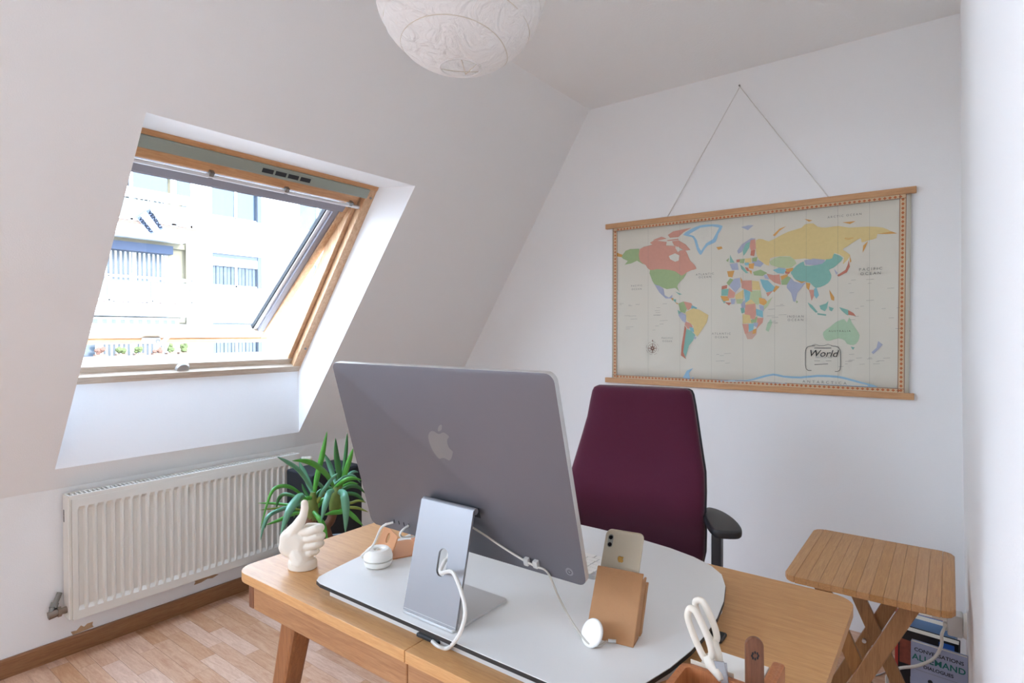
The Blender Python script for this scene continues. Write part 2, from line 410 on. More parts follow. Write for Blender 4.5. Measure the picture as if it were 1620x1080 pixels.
# ------------------------------------------------------------------ roof window, its sash swung out at the bottom
win = bpy.data.objects.new('window_1', None); C.objects.link(win); win.location = sl(.4, 1.3, -.2)
win['kind'] = 'structure'; win['label'] = 'pine roof window with its sash swung outwards'
def yl(s): return .722 + .034 * (s - .4)
def yr(s): return 1.807 + .060 * (s - .4)
def yy(s, t): return yl(s) + (yr(s) - yl(s)) * t          # t = 0 left jamb, 1 right jamb
def fbar(name, s0, s1, t0, t1, d0, d1, m, parent=win, bev=.003, e=0):
    """bar in the frame's plane: s up the slope, t across, d in depth (e widens past the jamb, metres)"""
    b = nbm()
    P = lambda s, t, d: sl(s, yy(s, t) + (e if t > .5 else -e), d)
    hexa(b, [P(s0, t0, d0), P(s0, t1, d0), P(s1, t1, d0), P(s1, t0, d0), P(s0, t0, d1), P(s0, t1, d1), P(s1, t1, d1), P(s1, t0, d1)])
    if bev: bevel(b, bev, 2)
    return obj(name, b, m, parent)
fbar('frame_sill', .37, .418, 0, 1, -.27, -.176, 'pine_pale', e=.02)
fbar('frame_sill', .40, .448, 0, 1, -.28, -.205, 'pine_pale', e=.02)
fbar('frame_head', 1.445, 1.50, 0, 1, -.30, -.176, 'pine', e=.02)
fbar('frame_jamb', .38, 1.49, .955, 1.01, -.27, -.178, 'pine_s', e=.006)
fbar('frame_jamb', .38, 1.49, .935, .957, -.28, -.21, 'pine_s')
fbar('frame_jamb', .38, 1.49, -.01, .045, -.27, -.178, 'pine_s', e=.006)
vent = fbar('vent_flap', 1.398, 1.446, .008, .962, -.23, -.168, 'fgreen', bev=.006)
for k in range(4):
    t = .475 + k * .052
    fbar('vent_slot', 1.412, 1.430, t, t + .043, -.17, -.1665, 'dark', parent=vent, bev=0)
for s_ in (1.405, .53):
    p = sl(s_, yy(s_, .985), -.178); b = nbm(); tube(b, [p, p + EN * .004], .006, 10); obj('screw', b, 'steel', win)

HG = sl(1.425, 0, -.20); AS = R(44)
QS = Vector((-math.cos(AS), 0, -math.sin(AS))); QN = Vector((math.sin(AS), 0, -math.cos(AS)))
def sq(q, t, d):
    s = 1.425 - q; return HG + QS * q + QN * d + Vector((0, yy(s, .04 + .905 * t), 0))
sash = bpy.data.objects.new('sash', None); C.objects.link(sash); sash.parent = win; sash.matrix_parent_inverse = world_inv(win); sash.location = HG
def qbar(name, q0, q1, t0, t1, d0, d1, m, bev=.003):
    b = nbm()
    hexa(b, [sq(q0, t0, d0), sq(q0, t1, d0), sq(q1, t1, d0), sq(q1, t0, d0), sq(q0, t0, d1), sq(q0, t1, d1), sq(q1, t1, d1), sq(q1, t0, d1)])
    if bev: bevel(b, bev, 2)
    return obj(name, b, m, sash)
QL = 1.055
qbar('top_rail', .02, .075, 0, 1, -.045, .012, 'pine', .008)
qbar('side_rail', .06, QL, .958, 1, -.06, .0, 'pine_s', .004)
qbar('side_rail', .06, QL, 0, .042, -.06, .0, 'pine_s', .004)
qbar('side_lining', .13, QL - .05, .925, .958, -.055, -.008, 'blind', .002)
qbar('glazing_bead', .13, QL - .05, .905, .925, -.05, -.022, 'rail_w', .002)
qbar('glazing_gasket', .13, QL - .05, .899, .905, -.05, -.028, 'ink', 0)
qbar('bottom_rail', QL - .075, QL - .028, .03, .97, -.055, -.004, 'pine_pale', .004)
qbar('bottom_rail', QL - .03, QL, 0, 1, -.06, .004, 'pine', .004)
qbar('weather_strip', QL - .002, QL + .02, 0, 1, -.062, -.02, 'gasket', .002)
qbar('glass_pane', .09, QL - .04, .02, .93, -.044, -.040, 'glass', 0)
qbar('blind_cassette', .088, .135, .01, .96, -.035, .012, 'blind', .006)
qbar('blind_edge', .135, .150, .01, .955, -.03, -.006, 'blind', .003)
b = nbm(); tube(b, [sq(.082, 0.0, .022), sq(.082, 1.03, .022)], .0085, 10); obj('opening_bar', b, 'rail_w', sash, True)
for t in (.30, .62, .955): qbar('bar_clip', .060, .090, t, t + .018, .0, .030, 'steel', .003)
b = nbm(); p = sq(QL - .03, .43, .0); e = Vector((0, 1, 0))
tube(b, [p + QN * .004, p + QN * .035 + QS * .004], .010, 8)
obj('lever_boss', b, 'steel', sash)
b = nbm(); tube(b, [p + QN * .03 - QS * .05 + e * .03, p + QN * .035 + QS * .028 - e * .012], [.008, .0095], 8); obj('lever', b, 'alu_edge', sash, True)
qbar('latch_plate', QL - .042, QL - .012, .36, .44, .0, .012, 'alu_edge', .004)
b = nbm(); p = sl(.425, yy(.42, .45), -.2); lathe(b, [(.001, 0), (.032, .002), (.026, .012), (.001, .014)], 20)
bmesh.ops.transform(b, matrix=Matrix.Translation(p) @ EN.to_track_quat('Z', 'X').to_matrix().to_4x4(), verts=b.verts[:]); obj('catch_plate', b, 'alu_edge', win, True)
# sampling aid for daylight through the opening (a portal gives off no light of its own)
for yc, wx, wy in ((1.33, 1.15, 1.3), (-1.725, 2.55, 1.7)):
    pd = bpy.data.lights.new('daylight_portal', 'AREA'); pd.shape = 'RECTANGLE'; pd.size = wx; pd.size_y = wy; pd.cycles.is_portal = True
    po = bpy.data.objects.new('daylight_portal', pd); C.objects.link(po); po.location = sl(.93 if yc > 0 else 1.13, yc, -.33)
    po.rotation_euler = EN.to_track_quat('-Z', 'Y').to_euler()
win2 = bpy.data.objects.new('added_window', None); C.objects.link(win2); win2.location = sl(.4, -1.725, -.2)
win2['kind'] = 'structure'; win2['label'] = 'wide roof window added unseen behind the camera for more daylight'
def wbar(name, s0, s1, y0, y1, d0, d1, m):
    b = nbm(); hexa(b, [sl(s, y, d) for d in (d0, d1) for s, y in ((s0, y0), (s0, y1), (s1, y1), (s1, y0))]); return obj(name, b, m, win2)
wbar('frame_sill', .32, .40, -3.0, -.45, -.28, -.18, 'pine'); wbar('frame_head', 1.87, 1.95, -3.0, -.45, -.28, -.18, 'pine')
for k in range(4): wbar('frame_jamb', .40, 1.87, -3.0 + k * .8267, -3.0 + k * .8267 + .07, -.28, -.18, 'pine_s')
for k in range(3): wbar('glass_pane', .40, 1.87, -2.93 + k * .8267, -2.93 + k * .8267 + .757, -.25, -.246, 'glass')

# ------------------------------------------------------------------ radiator
RX = -2.775                                          # front face
rad = thing('radiator', 'long white ribbed panel radiator on the knee wall under the roof window', 'radiator', (RX - .03, 1.28, .165))
y0, y1, z0, z1 = .782, 1.785, .165, .648
b = nbm(); n = 30; pitch = (y1 - y0 - .03) / n
ys = [(y0, 0), (y0 + .015, 0)]
for k in range(n):
    a = y0 + .015 + k * pitch
    ys += [(a + pitch * .10, 0), (a + pitch * .26, 1), (a + pitch * .74, 1), (a + pitch * .90, 0)]
ys += [(y1, 0)]
zs = [(z0, 0), (z0 + .034, 0), (z0 + .050, 1), (z1 - .046, 1), (z1 - .032, 0), (z1, 0)]
g = [[b.verts.new((RX - .009 * fy * fz, y, z)) for y, fy in ys] for z, fz in zs]
for i in range(len(zs) - 1):
    for j in range(len(ys) - 1): b.faces.new((g[i][j], g[i][j + 1], g[i + 1][j + 1], g[i + 1][j]))
bk = [b.verts.new(p) for p in ((RX - .014, y0, z0), (RX - .014, y1, z0), (RX - .014, y1, z1), (RX - .014, y0, z1))]
b.faces.new(bk)
for row, (i0, i1) in ((g[0], (0, 1)), (g[-1], (3, 2))): b.faces.new(row + [bk[i1], bk[i0]])
b.faces.new([r[0] for r in g] + [bk[3], bk[0]]); b.faces.new([r[-1] for r in g] + [bk[2], bk[1]])
obj('front_panel', b, 'rad', rad)
b = nbm(); box(b, (RX - .07, y0 + .004, z0 + .01), (RX - .056, y1 - .004, z1)); obj('rear_panel', b, 'rad', rad)
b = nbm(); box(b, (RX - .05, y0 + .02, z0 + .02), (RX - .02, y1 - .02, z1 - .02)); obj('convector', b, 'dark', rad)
for ya, yb in ((y0 - .012, y0 + .0), (y1, y1 + .012)):
    b = nbm(); box(b, (RX - .07, ya, z0 + .004), (RX - .004, yb, z1 + .012)); bevel(b, .002, 1); sp = obj('side_panel', b, 'rad', rad)
    if ya < 1:
        for zc in (.59, .565):
            b = nbm(); box(b, (RX - .058, ya - .0006, zc - .012), (RX - .050, ya + .001, zc + .012)); obj('side_slot', b, 'dark', sp)
b = nbm()
box(b, (RX - .012, y0 - .010, z1), (RX - .001, y1 + .010, z1 + .016)); box(b, (RX - .070, y0 - .010, z1), (RX - .058, y1 + .010, z1 + .016))
nb = 64
for k in range(nb + 1):
    y = y0 - .006 + (y1 - y0 + .012) * k / nb; box(b, (RX - .060, y - .0028, z1 + .004), (RX - .010, y + .0028, z1 + .0155))
obj('top_grille', b, 'rad', rad)
b = nbm(); box(b, (RX - .058, y0, z1 - .03), (RX - .012, y1, z1 - .02)); obj('grille_shade_sheet', b, 'dark', rad)  # dark sheet stands in for the shade inside the radiator
for y in (.95, 1.6):
    b = nbm(); box(b, (XL + .001, y, .22), (RX - .05, y + .03, .6)); obj('wall_bracket', b, 'rad', rad)
b = nbm(); c = Vector((RX - .035, y1 + .012, z1 - .028)); tube(b, [c, c + Vector((0, .028, 0))], .010, 12); v = obj('valve_body', b, 'steel', rad, True)
b = nbm(); tube(b, [c + Vector((.004, .026, 0)), c + Vector((.006, .030, 0)), c + Vector((.02, .074, -.001)), c + Vector((.021, .078, -.001))], [.014, .0175, .0165, .013], 16); obj('thermostat_head', b, 'cream_p', rad, True)
b = nbm(); c = Vector((RX - .035, y0 - .012, z0 + .04)); tube(b, [c, c + Vector((0, -.022, 0))], .013, 10); tube(b, [c + Vector((0, -.018, 0)), c + Vector((0, -.03, 0))], .019, 6); tube(b, [c + Vector((0, -.03, 0)), c + Vector((.0, -.06, -.004))], .015, 10)
obj('return_valve', b, 'rust', rad, True)
b = nbm(); tube(b, smooth_path([c + Vector((0, -.05, -.004)), c + Vector((-.006, -.047, .012)), c + Vector((-.022, -.03, .034)), (XL + .013, c.y - .012, c.z + .062)]), .0095, 10); tube(b, [c + Vector((-.010, -.042, .018)), c + Vector((-.020, -.032, .032))], .014, 8)
obj('pipe', b, 'steel', rad, True)

# ------------------------------------------------------------------ oak table used as a desk
DX0, DX1, DY0, DY1, DZ = -1.356, -.153, .700, 1.412, .75
DM = -.766
desk = thing('desk', 'oak extending table with rounded corners used as a desk', 'desk', ((DX0 + DX1) / 2, (DY0 + DY1) / 2, 0))
def leaf(x0, x1, rs):
    b = nbm(); prism(b, rrect(x0, DY0, x1, DY1, rs), DZ - .022, DZ); bevel(b, .0035, 2, 50)
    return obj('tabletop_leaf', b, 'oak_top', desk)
leaf(DX0, DM - .0008, [.045, .001, .001, .045]); leaf(DM + .0008, DX1, [.001, .045, .045, .001])
def beam(name, lo, hi, m):
    b = nbm(); box(b, lo, hi); bevel(b, .004, 2); return obj(name, b, m, desk)
az0, az1 = DZ - .078, DZ - .022
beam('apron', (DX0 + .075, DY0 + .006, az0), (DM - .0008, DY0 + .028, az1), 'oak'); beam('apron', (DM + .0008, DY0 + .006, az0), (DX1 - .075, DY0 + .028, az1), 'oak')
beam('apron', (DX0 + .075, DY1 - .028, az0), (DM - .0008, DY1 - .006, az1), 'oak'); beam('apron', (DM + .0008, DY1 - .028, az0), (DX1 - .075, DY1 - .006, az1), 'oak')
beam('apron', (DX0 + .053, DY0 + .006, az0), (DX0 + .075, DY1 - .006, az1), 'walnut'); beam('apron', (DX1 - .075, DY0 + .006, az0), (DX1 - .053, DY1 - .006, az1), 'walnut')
for sx in (-1, 1):
    for sy in (-1, 1):
        cx = (DX0 + DX1) / 2; cy = (DY0 + DY1) / 2
        tx = cx + sx * (.601 - .185); ty = cy + sy * (.356 - .055)
        bx_ = tx + sx * .205; by_ = ty + sy * .0
        b = nbm()
        def ringp(px, py, hw, hd, z):
            return [Vector((px + x, py + y, z)) for x, y in rrect(-hw, -hd, hw, hd, .009, 2)]
        loft(b, [ringp(bx_, by_, .019, .017, 0), ringp((tx + bx_) / 2, (ty + by_) / 2, .024, .022, az0 / 2), ringp(tx, ty, .030, .026, az0 + .02)])
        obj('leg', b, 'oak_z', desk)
b = nbm(); box(b, (DX0 + .2, 1.02, az0 + .01), (DX1 - .2, 1.06, az1)); obj('slide_rail', b, 'oak', desk)

# ------------------------------------------------------------------ white raised board on the desk
RZ = .782
rp = [(-1.060, .731), (-1.080, .736), (-1.092, .750), (-1.098, .775), (-1.112, .86), (-1.124, .96), (-1.136, 1.08), (-1.145, 1.20), (-1.147, 1.29), (-1.135, 1.345), (-1.105, 1.378), (-1.05, 1.388),
      (-.90, 1.391), (-.75, 1.391), (-.62, 1.384), (-.545, 1.372), (-.48, 1.352), (-.430, 1.325), (-.395, 1.290), (-.370, 1.235), (-.352, 1.165), (-.341, 1.09), (-.338, 1.02), (-.340, .95), (-.349, .88), (-.364, .815), (-.385, .768), (-.42, .740), (-.47, .731), (-.6, .730), (-.8, .7305)]
rp = rp[::-1]
ris = thing('raised_board', 'white laminate board with black edge and rounded corners raised on the desk', 'board', (-.74, 1.06, DZ))
b = nbm(); prism(b, rp, RZ - .0085, RZ - .0012); obj('edge_core', b, 'black_core', ris)
b = nbm(); prism(b, [(x * .9985 - .0011, y * .999 + .001) for x, y in rp], RZ - .0012, RZ); obj('top_surface', b, 'white_lam', ris)
inner = [(-1.055, .752), (-.43, .752), (-.36, .90), (-.36, 1.18), (-.44, 1.30), (-.56, 1.355), (-1.08, 1.365), (-1.10, 1.25)]
b = nbm(); prism(b, inner, DZ, RZ - .0085); obj('base_frame', b, 'white_side', ris)
for p in ((668, 1008), (1118, 1000)):  # black strips painted in for the dark gap under the board
    q = on(*p, 'z', .762); b = nbm(); box(b, (q.x - .028, max(q.y - .004, .745), DZ), (q.x + .028, max(q.y, .745) + .03, DZ + .0075)); bevel(b, .002, 1); obj('dark_gap_strip', b, 'black_core', ris)

# ------------------------------------------------------------------ all-in-one computer seen from behind
mac = thing('desktop_computer', 'silver all-in-one computer seen from behind, on a slim aluminium stand', 'computer', (-.758, .83, RZ))
PC = Vector((-.7582, .797, H - .2465)); rz_, ti_ = .006, -.2823
U = Vector((math.cos(rz_), math.sin(rz_), 0)); NN = Vector((-math.sin(rz_), math.cos(rz_), 0))
V = Vector((0, 0, math.cos(ti_))) + NN * math.sin(ti_); WD = U.cross(V)      # WD points to the camera side (-y)
if WD.y > 0: WD = -WD
def pn(u, v, d): return PC + U * u + V * v + WD * d
PH = .1905
b = nbm(); prism(b, rrect(-.2745, -PH, .2745, PH, .016, 6), -.0115, 0, pn); bevel(b, .0012, 2, 50)
housing = obj('housing', b, 'alu', mac, True)
for f in housing.data.polygons:
    if abs(f.normal.dot(WD)) < .5: f.material_index = 1
housing.data.materials.append(M['alu_edge'])  # same metal in a lighter copy: the rim's brightness is painted in
b = nbm(); prism(b, rrect(-.262, -.10, .262, PH - .012, .004, 3), -.0120, -.0114, pn); obj('screen', b, 'ink', mac)
# logo on the back
def cr(pts, k=5):
    P = [Vector((*p, 0)) for p in pts]; n = len(P); out = []
    for i in range(n):
        p0, p1, p2, p3 = P[i - 1], P[i], P[(i + 1) % n], P[(i + 2) % n]
        for j in range(k):
            t = j / k; q = .5 * ((2 * p1) + (p2 - p0) * t + (2 * p0 - 5 * p1 + 4 * p2 - p3) * t * t + (3 * p1 - p0 - 3 * p2 + p3) * t ** 3); out.append((q.x, q.y))
    return out
apple = [(-.0035, .0185), (-.0115, .0215), (-.0195, .0195), (-.0255, .0125), (-.0272, .002), (-.0245, -.0115), (-.0185, -.0225), (-.0115, -.029), (-.0045, -.0268), (0, -.0262), (.0045, -.0268), (.0115, -.029), (.0185, -.0225), (.0232, -.0135), (.0240, -.0110), (.0175, -.0055), (.0155, .0025), (.0175, .0105), (.0225, .0155), (.0165, .0205), (.0095, .0213), (.0035, .0185), (0, .0178)]
b = nbm(); prism(b, cr(apple, 3), -.0002, .0003, lambda x, y, d: pn(-.001 + x * 1.12, .039 + y * 1.12, d)); lg = obj('logo', b, 'logo', mac)
b = nbm(); prism(b, cr([(0, .0225), (.0012, .0285), (.0055, .0335), (.0110, .0355), (.0102, .0300), (.0065, .0250)], 3), -.0002, .0003, lambda x, y, d: pn(-.001 + x * 1.12, .039 + y * 1.12, d)); obj('logo_leaf', b, 'logo', lg)
# power button
b = nbm(); prism(b, [(.0075 * math.cos(2 * math.pi * k / 24), .0075 * math.sin(2 * math.pi * k / 24)) for k in range(24)], -.0002, .0004, lambda x, y, d: pn(.244 + x, -.169 + y, d)); pb = obj('power_button', b, 'alu_neck', mac)
b = nbm(); tube(b, [pn(.244 + .0034 * math.sin(R(a)), -.169 + .0034 * math.cos(R(a)), .0006) for a in range(35, 326, 15)], .0005, 5); tube(b, [pn(.244, -.169 + .001, .0006), pn(.244, -.169 + .0045, .0006)], .0005, 5); obj('power_symbol', b, 'ink', pb)
for u_ in (-.1936, -.1795, -.1640, -.1490):
    b = nbm(); prism(b, rrect(u_ - .0013, -.1725, u_ + .0013, -.1635, .0012, 3), -.0003, .0003, pn); obj('port', b, 'ink', mac)
# stand: foot and inclined neck of one bent plate, with a cable hole in the neck
fx0, fx1 = -.826, -.692
prof = [(.905, RZ + .0005), (.905, RZ + .0055), (.785, RZ + .0055), (.772, RZ + .010), (.7665, RZ + .020), (.768, RZ + .03)]
b = nbm(); prism(b, rrect(fx0, .748, fx1, .906, .008, 4), RZ + .0004, RZ + .0055); bevel(b, .001, 1, 50); foot = obj('foot', b, 'alu_edge', mac, True)
n0 = Vector((0, .757, RZ + .004)); n1 = Vector((0, .806, .986)); nd = (n1 - n0).normalized(); nn_ = Vector((0, -nd.z, nd.y))
NL = (n1 - n0).length
def nk(x, q, d): return Vector((x, 0, 0)) + n0 + nd * q + nn_ * d
hx, hz0, hz1, hr = -.7475, .078, .128, .012
b = nbm()
# the plate is built around the oblong hole
outer = []; innerp = []
hole = [(hx + hr * math.cos(R(a)), (hz1 - hr if math.sin(R(a)) >= 0 else hz0 + hr) + hr * math.sin(R(a))) for a in range(0, 360, 15)]
for x, q in hole:
    dx, dq = x - hx, q - (hz0 + hz1) / 2
    sx_ = ((fx1 - hx) if dx > 0 else (hx - fx0)) / max(abs(dx), 1e-6); sq_ = ((NL - (hz0 + hz1) / 2) if dq > 0 else ((hz0 + hz1) / 2)) / max(abs(dq), 1e-6)
    s_ = min(sx_, sq_); outer.append((hx + dx * s_, (hz0 + hz1) / 2 + dq * s_)); innerp.append((x, q))
for cnr in ((fx0, 0), (fx1, 0), (fx1, NL), (fx0, NL)):
    i = min(range(len(outer)), key=lambda k: (outer[k][0] - cnr[0]) ** 2 + (outer[k][1] - cnr[1]) ** 2); outer[i] = cnr
lay = [[[b.verts.new(nk(x, q, d)) for x, q in P] for P in (outer, innerp)] for d in (0, .005)]
m_ = len(outer)
for k in range(m_):
    j = (k + 1) % m_
    for d in (0, 1): b.faces.new((lay[d][0][k], lay[d][0][j], lay[d][1][j], lay[d][1][k]))
    b.faces.new((lay[0][0][k], lay[0][0][j], lay[1][0][j], lay[1][0][k])); b.faces.new((lay[0][1][k], lay[0][1][j], lay[1][1][j], lay[1][1][k]))
neck = obj('neck', b, 'alu_neck', mac)
b = nbm(); tube(b, [(fx0 + .001, .7595, RZ + .007), (fx1 - .001, .7595, RZ + .007)], .0068, 12); obj('bend', b, 'alu_edge', neck, True)
b = nbm(); tube(b, [(fx0 + .0, .8085, .984), (fx1, .8085, .984)], .0062, 12); obj('hinge_bend', b, 'alu_neck', neck, True)
b = nbm(); hexa(b, [(fx0 + .004, .806, .976), (fx1 - .004, .806, .976), (fx1 - .004, .836, .962), (fx0 + .004, .836, .962), (fx0 + .004, .806, .989), (fx1 - .004, .806, .989), (fx1 - .004, .828, .985), (fx0 + .004, .828, .985)]); obj('hinge', b, 'ink', neck)

def cable(name, label, pts, r, m='cable', n=8):
    b = nbm(); tube(b, smooth_path(pts, 7), r, n)
    return tag(obj(name, b, m, None, True), label, 'cable')
cable('power_cable', 'thick white power cable hanging through the hole in the computer stand', [pn(.0, -.10, .003), (hx + .004, .792, .902), nk(hx + .004, .105, .004), nk(hx + .010, .088, .016), on(716, 905, 'y', .752), on(731, 940, 'y', .742), on(736, 970, 'y', .730), on(729, 998, 'y', .7235), on(720, 1014, 'y', .7215), on(708, 1025, 'z', DZ + .005), on(694, 1022, 'z', DZ + .005), on(684, 1014, 'z', DZ + .005)], .0036)
cable('charging_cable', 'thin pale cable running along the computer back and down to the disc charger', [pn(.02, -.12, .004), pn(.065, -.1335, .006), pn(.11, -.152, .006), pn(.150, -.166, .006), pn(.178, -.172, .007), on(866, 905, 'y', .845), on(883, 942, 'y', .87), on(899, 973, 'y', .885), on(914, 997, 'z', RZ + .012), on(932, 1018, 'z', RZ + .005), on(948, 1021, 'z', RZ + .004), on(960, 1014, 'z', RZ + .005)], .0019, 'cable_g')
b = nbm()
for u_ in (.158, .178):
    box(b, (-.005, -.007, 0), (.005, .007, .009), Matrix((( *U, 0), (*V, 0), (*WD, 0), (0, 0, 0, 1))).transposed() if False else Matrix.Translation(pn(u_, -.169, 0)) @ Matrix((U, V, WD)).transposed().to_4x4())
bevel(b, .002, 2); tag(obj('cable_clip', b, mat('clear_clip', 'cfcbc4', .2, trans=.3), None, True), 'small translucent clip stuck to the back of the computer', 'clip')

# ------------------------------------------------------------------ keyboard
kb = thing('keyboard', 'white slim keyboard lying in front of the computer screen', 'keyboard', (-.812, 1.152, RZ))
b = nbm(); prism(b, rrect(-.209, -.0575, .209, .0575, .008, 4), 0, 1, lambda x, y, z: (-.812 + x, 1.152 + y, RZ + (z * (.0045 + (y + .0575) * -.0 + (.0575 - y) * .045) if z else 0)))
kbody = obj('key_frame', b, 'alu_edge', kb)
kc = {}
for r_ in range(6):
    yk = -.049 + r_ * .0188; nk_ = 14 if r_ != 5 else 9; wk = .0165
    for c_ in range(nk_):
        w_ = wk
        xk = -.2 + c_ * .0286 + .0
        if nk_ == 9: xk = -.2 + c_ * .0445; w_ = .0405
        else: w_ = .0255
        key = round(w_, 4)
        if key not in kc:
            b = nbm(); prism(b, rrect(0, 0, w_, .0158, .002, 2), 0, .0016); me = bpy.data.meshes.new('key'); bmesh.ops.recalc_face_normals(b, faces=b.faces[:]); b.to_mesh(me); b.free(); me.materials.append(M['white_pl']); kc[key] = me
        o = bpy.data.objects.new('key', kc[key]); C.objects.link(o); o.parent = kb
        y_ = yk - .0079
        o.location = (xk, y_, .0045 + (.0575 - y_ - .008) * .045 - .0002)

# ------------------------------------------------------------------ thumbs-up sculpture
TH = thing('thumb_sculpture', 'cream plaster hand sculpture giving a thumbs up on the desk corner', 'sculpture', (-1.232, .802, DZ), R(37))
def hp(cx, cy): return ((cx - 430) * .000197, (962 - cy) * .000197)
b = nbm()
def ball(x, y, z, r, sq_=(1, 1, 1)):
    bmesh.ops.create_icosphere(b, subdivisions=2, radius=r, matrix=Matrix.Translation((x, y, z)) @ Matrix.Diagonal((*sq_, 1)))
def limb(P, n=9):
    """P: (cx, depth, cy, r) in the sculpture's own drawing units"""
    for a, c in zip(P, P[1:]):
        for k in range(n + 1):
            t = k / n; q = [a[i] + (c[i] - a[i]) * t for i in range(4)]; x, z = hp(q[0], q[2]); ball(x, q[1], z, q[3])
x, z = hp(318, 662); rg = sup(28, 2.7)
loft(b, [[(x + u_ * .0345 * k_ + (.003 if v_ > 0 else 0), yy_, z + v_ * .0345 * k_ - u_ * .004) for u_, v_ in rg] for yy_, k_ in ((-.0185, .55), (-.0165, .78), (-.011, .93), (-.002, 1.0), (.008, .96), (.015, .8), (.018, .55))])
limb([(300, -.002, 560, .017), (390, -.004, 430, .0145), (450, -.004, 320, .0102), (468, -.004, 230, .0094), (465, -.004, 168, .0088)])
limb([(190, .002, 590, .008), (300, .0, 500, .012), (390, -.002, 420, .012)])
for i, (ya, yb, xe, r) in enumerate(((515, 478, 640, .0105), (600, 575, 655, .0100), (690, 668, 640, .0098), (778, 762, 590, .0085))):
    limb([(430, -.005, ya, r), (520, -.0085, ya - 6, r), (xe - 40, -.0085, yb, r * .98), (xe, -.003, yb, r * .98), (xe, .007, yb + 5, r * .95), (xe - 80, .016, yb + 8, r * .9), (470, .016, yb + 10, r * .9)], 7)
limb([(380, 0, 780, .024), (425, 0, 850, .027), (425, 0, 880, .029)])
hand = obj('hand', b, 'plaster', TH, 'all', world=False)
md = hand.modifiers.new('merge', 'REMESH'); md.mode = 'VOXEL'; md.voxel_size = .0016; md.use_smooth_shade = True
md = hand.modifiers.new('soften', 'SMOOTH'); md.factor = .5; md.iterations = 7
b = nbm(); lathe(b, [(.031, 0), (.0335, .002), (.0338, .014), (.032, .020), (.029, .023)], 40); bmesh.ops.scale(b, vec=(1, .8, 1), verts=b.verts[:]); obj('plinth', b, 'plaster', TH, True, world=False)

# ------------------------------------------------------------------ small things on the white board
dn = thing('cable_winder', 'white donut-shaped cable winder at the left of the white board', 'cable winder', (-1.036, .868, RZ))
b = nbm(); lathe(b, [(.004, .0005), (.022, 0), (.029, .003), (.032, .010), (.0322, .0145), (.030, .0150), (.002, .0150)], 36); obj('lower_half', b, 'white_pl', dn, True, world=False)
b = nbm(); lathe(b, [(.002, .0165), (.030, .0165), (.0325, .018), (.0325, .024), (.030, .033), (.024, .0395), (.016, .0405), (.0105, .038), (.0085, .030), (.0005, .030)], 36); obj('upper_half', b, 'white_pl', dn, True, world=False)
b = nbm(); lathe(b, [(.020, .0145), (.024, .0155), (.020, .0168)], 28); obj('wound_cable', b, 'cable_g', dn, True, world=False)
b = nbm(); tube(b, [(-.0035, .0, .030), (.003, 0, .0335)], .0062, 12); obj('inner_plug', b, 'cream_p', dn, True, world=False)
cable('usb_cable', 'white cable arching from the donut winder to the leftmost computer port', [(-1.064, .858, RZ + .014), (-1.066, .845, RZ + .022), on(590, 862, 'y', .842), on(602, 836, 'y', .838), on(611, 829, 'y', .836), pn(-.203, -.1675, .016), pn(-.1936, -.168, .004)], .0024)
cable('short_cable', 'short white cable bending down from the right computer port behind the stand', [pn(-.149, -.168, .001), pn(-.150, -.168, .014), pn(-.156, -.176, .022), pn(-.163, -.192, .012), pn(-.158, -.203, -.01), on(655, 848, 'y', .90), on(672, 845, 'y', .92)], .0024)
b = nbm(); tube(b, [pn(-.1936, -.168, .0), pn(-.1965, -.168, .012)], .0038, 8); tube(b, [pn(-.149, -.168, .0), pn(-.1495, -.168, .012)], .0038, 8)

b.free()

cs = thing('metal_stand', 'rose-coloured folded metal device stand with an oval cable hole', 'stand', (-1.07, .95, RZ))
B1, B2 = Vector((-1.132, .948, RZ + .001)), Vector((-1.036, .905, RZ + .001)); be = (B2 - B1).normalized(); bn = Vector((-be.y, be.x, 0)); L_ = (B2 - B1).length
T2 = Vector((0, 0, 0))
tgt = None; best = 9
for i in range(-40, 80):
    for j in range(20, 110):
        P_ = B2 + bn * (i * .001) + Vector((0, 0, j * .001)) - be * .012; d_ = P_ - EYE; q = (810 + FPX * d_.dot(_r) / d_.dot(_f), 540 - FPX * d_.dot(_u) / d_.dot(_f))
        e_ = (q[0] - 629.6) ** 2 + (q[1] - 847.4) ** 2
        if tgt is None or e_ < best: best = e_; tgt = (i * .001, j * .001)
up_ = (bn * tgt[0] + Vector((0, 0, tgt[1]))); UL = up_.length; up_.normalize(); un = be.cross(up_)
def st(x, q, d): return B1 + be * x + up_ * q + un * d
poly = rrect(0, 0, L_, UL, [.001, .001, .012, .012], 4); cxh = L_ / 2 - .004; c0, c1, cr_ = UL * .40, UL * .86, .0105
hole = [(cxh + cr_ * math.cos(R(a)), (c1 - cr_ if math.sin(R(a)) >= 0 else c0 + cr_) + cr_ * math.sin(R(a))) for a in range(0, 360, 18)]
b = nbm(); m_ = len(hole); ctr = (cxh, (c0 + c1) / 2); outer = []
for x, q in hole:
    dx, dq = x - ctr[0], q - ctr[1]; k_ = min(((L_ - ctr[0]) if dx > 0 else ctr[0]) / max(abs(dx), 1e-6), ((UL - ctr[1]) if dq > 0 else ctr[1]) / max(abs(dq), 1e-6)); outer.append((ctr[0] + dx * k_, ctr[1] + dq * k_))
for cnr in ((0, 0), (L_, 0), (L_ - .004, UL), (.004, UL)):
    i = min(range(m_), key=lambda k: (outer[k][0] - cnr[0]) ** 2 + (outer[k][1] - cnr[1]) ** 2); outer[i] = cnr
lay = [[[b.verts.new(st(x, q, d)) for x, q in P] for P in (outer, hole)] for d in (0, .003)]
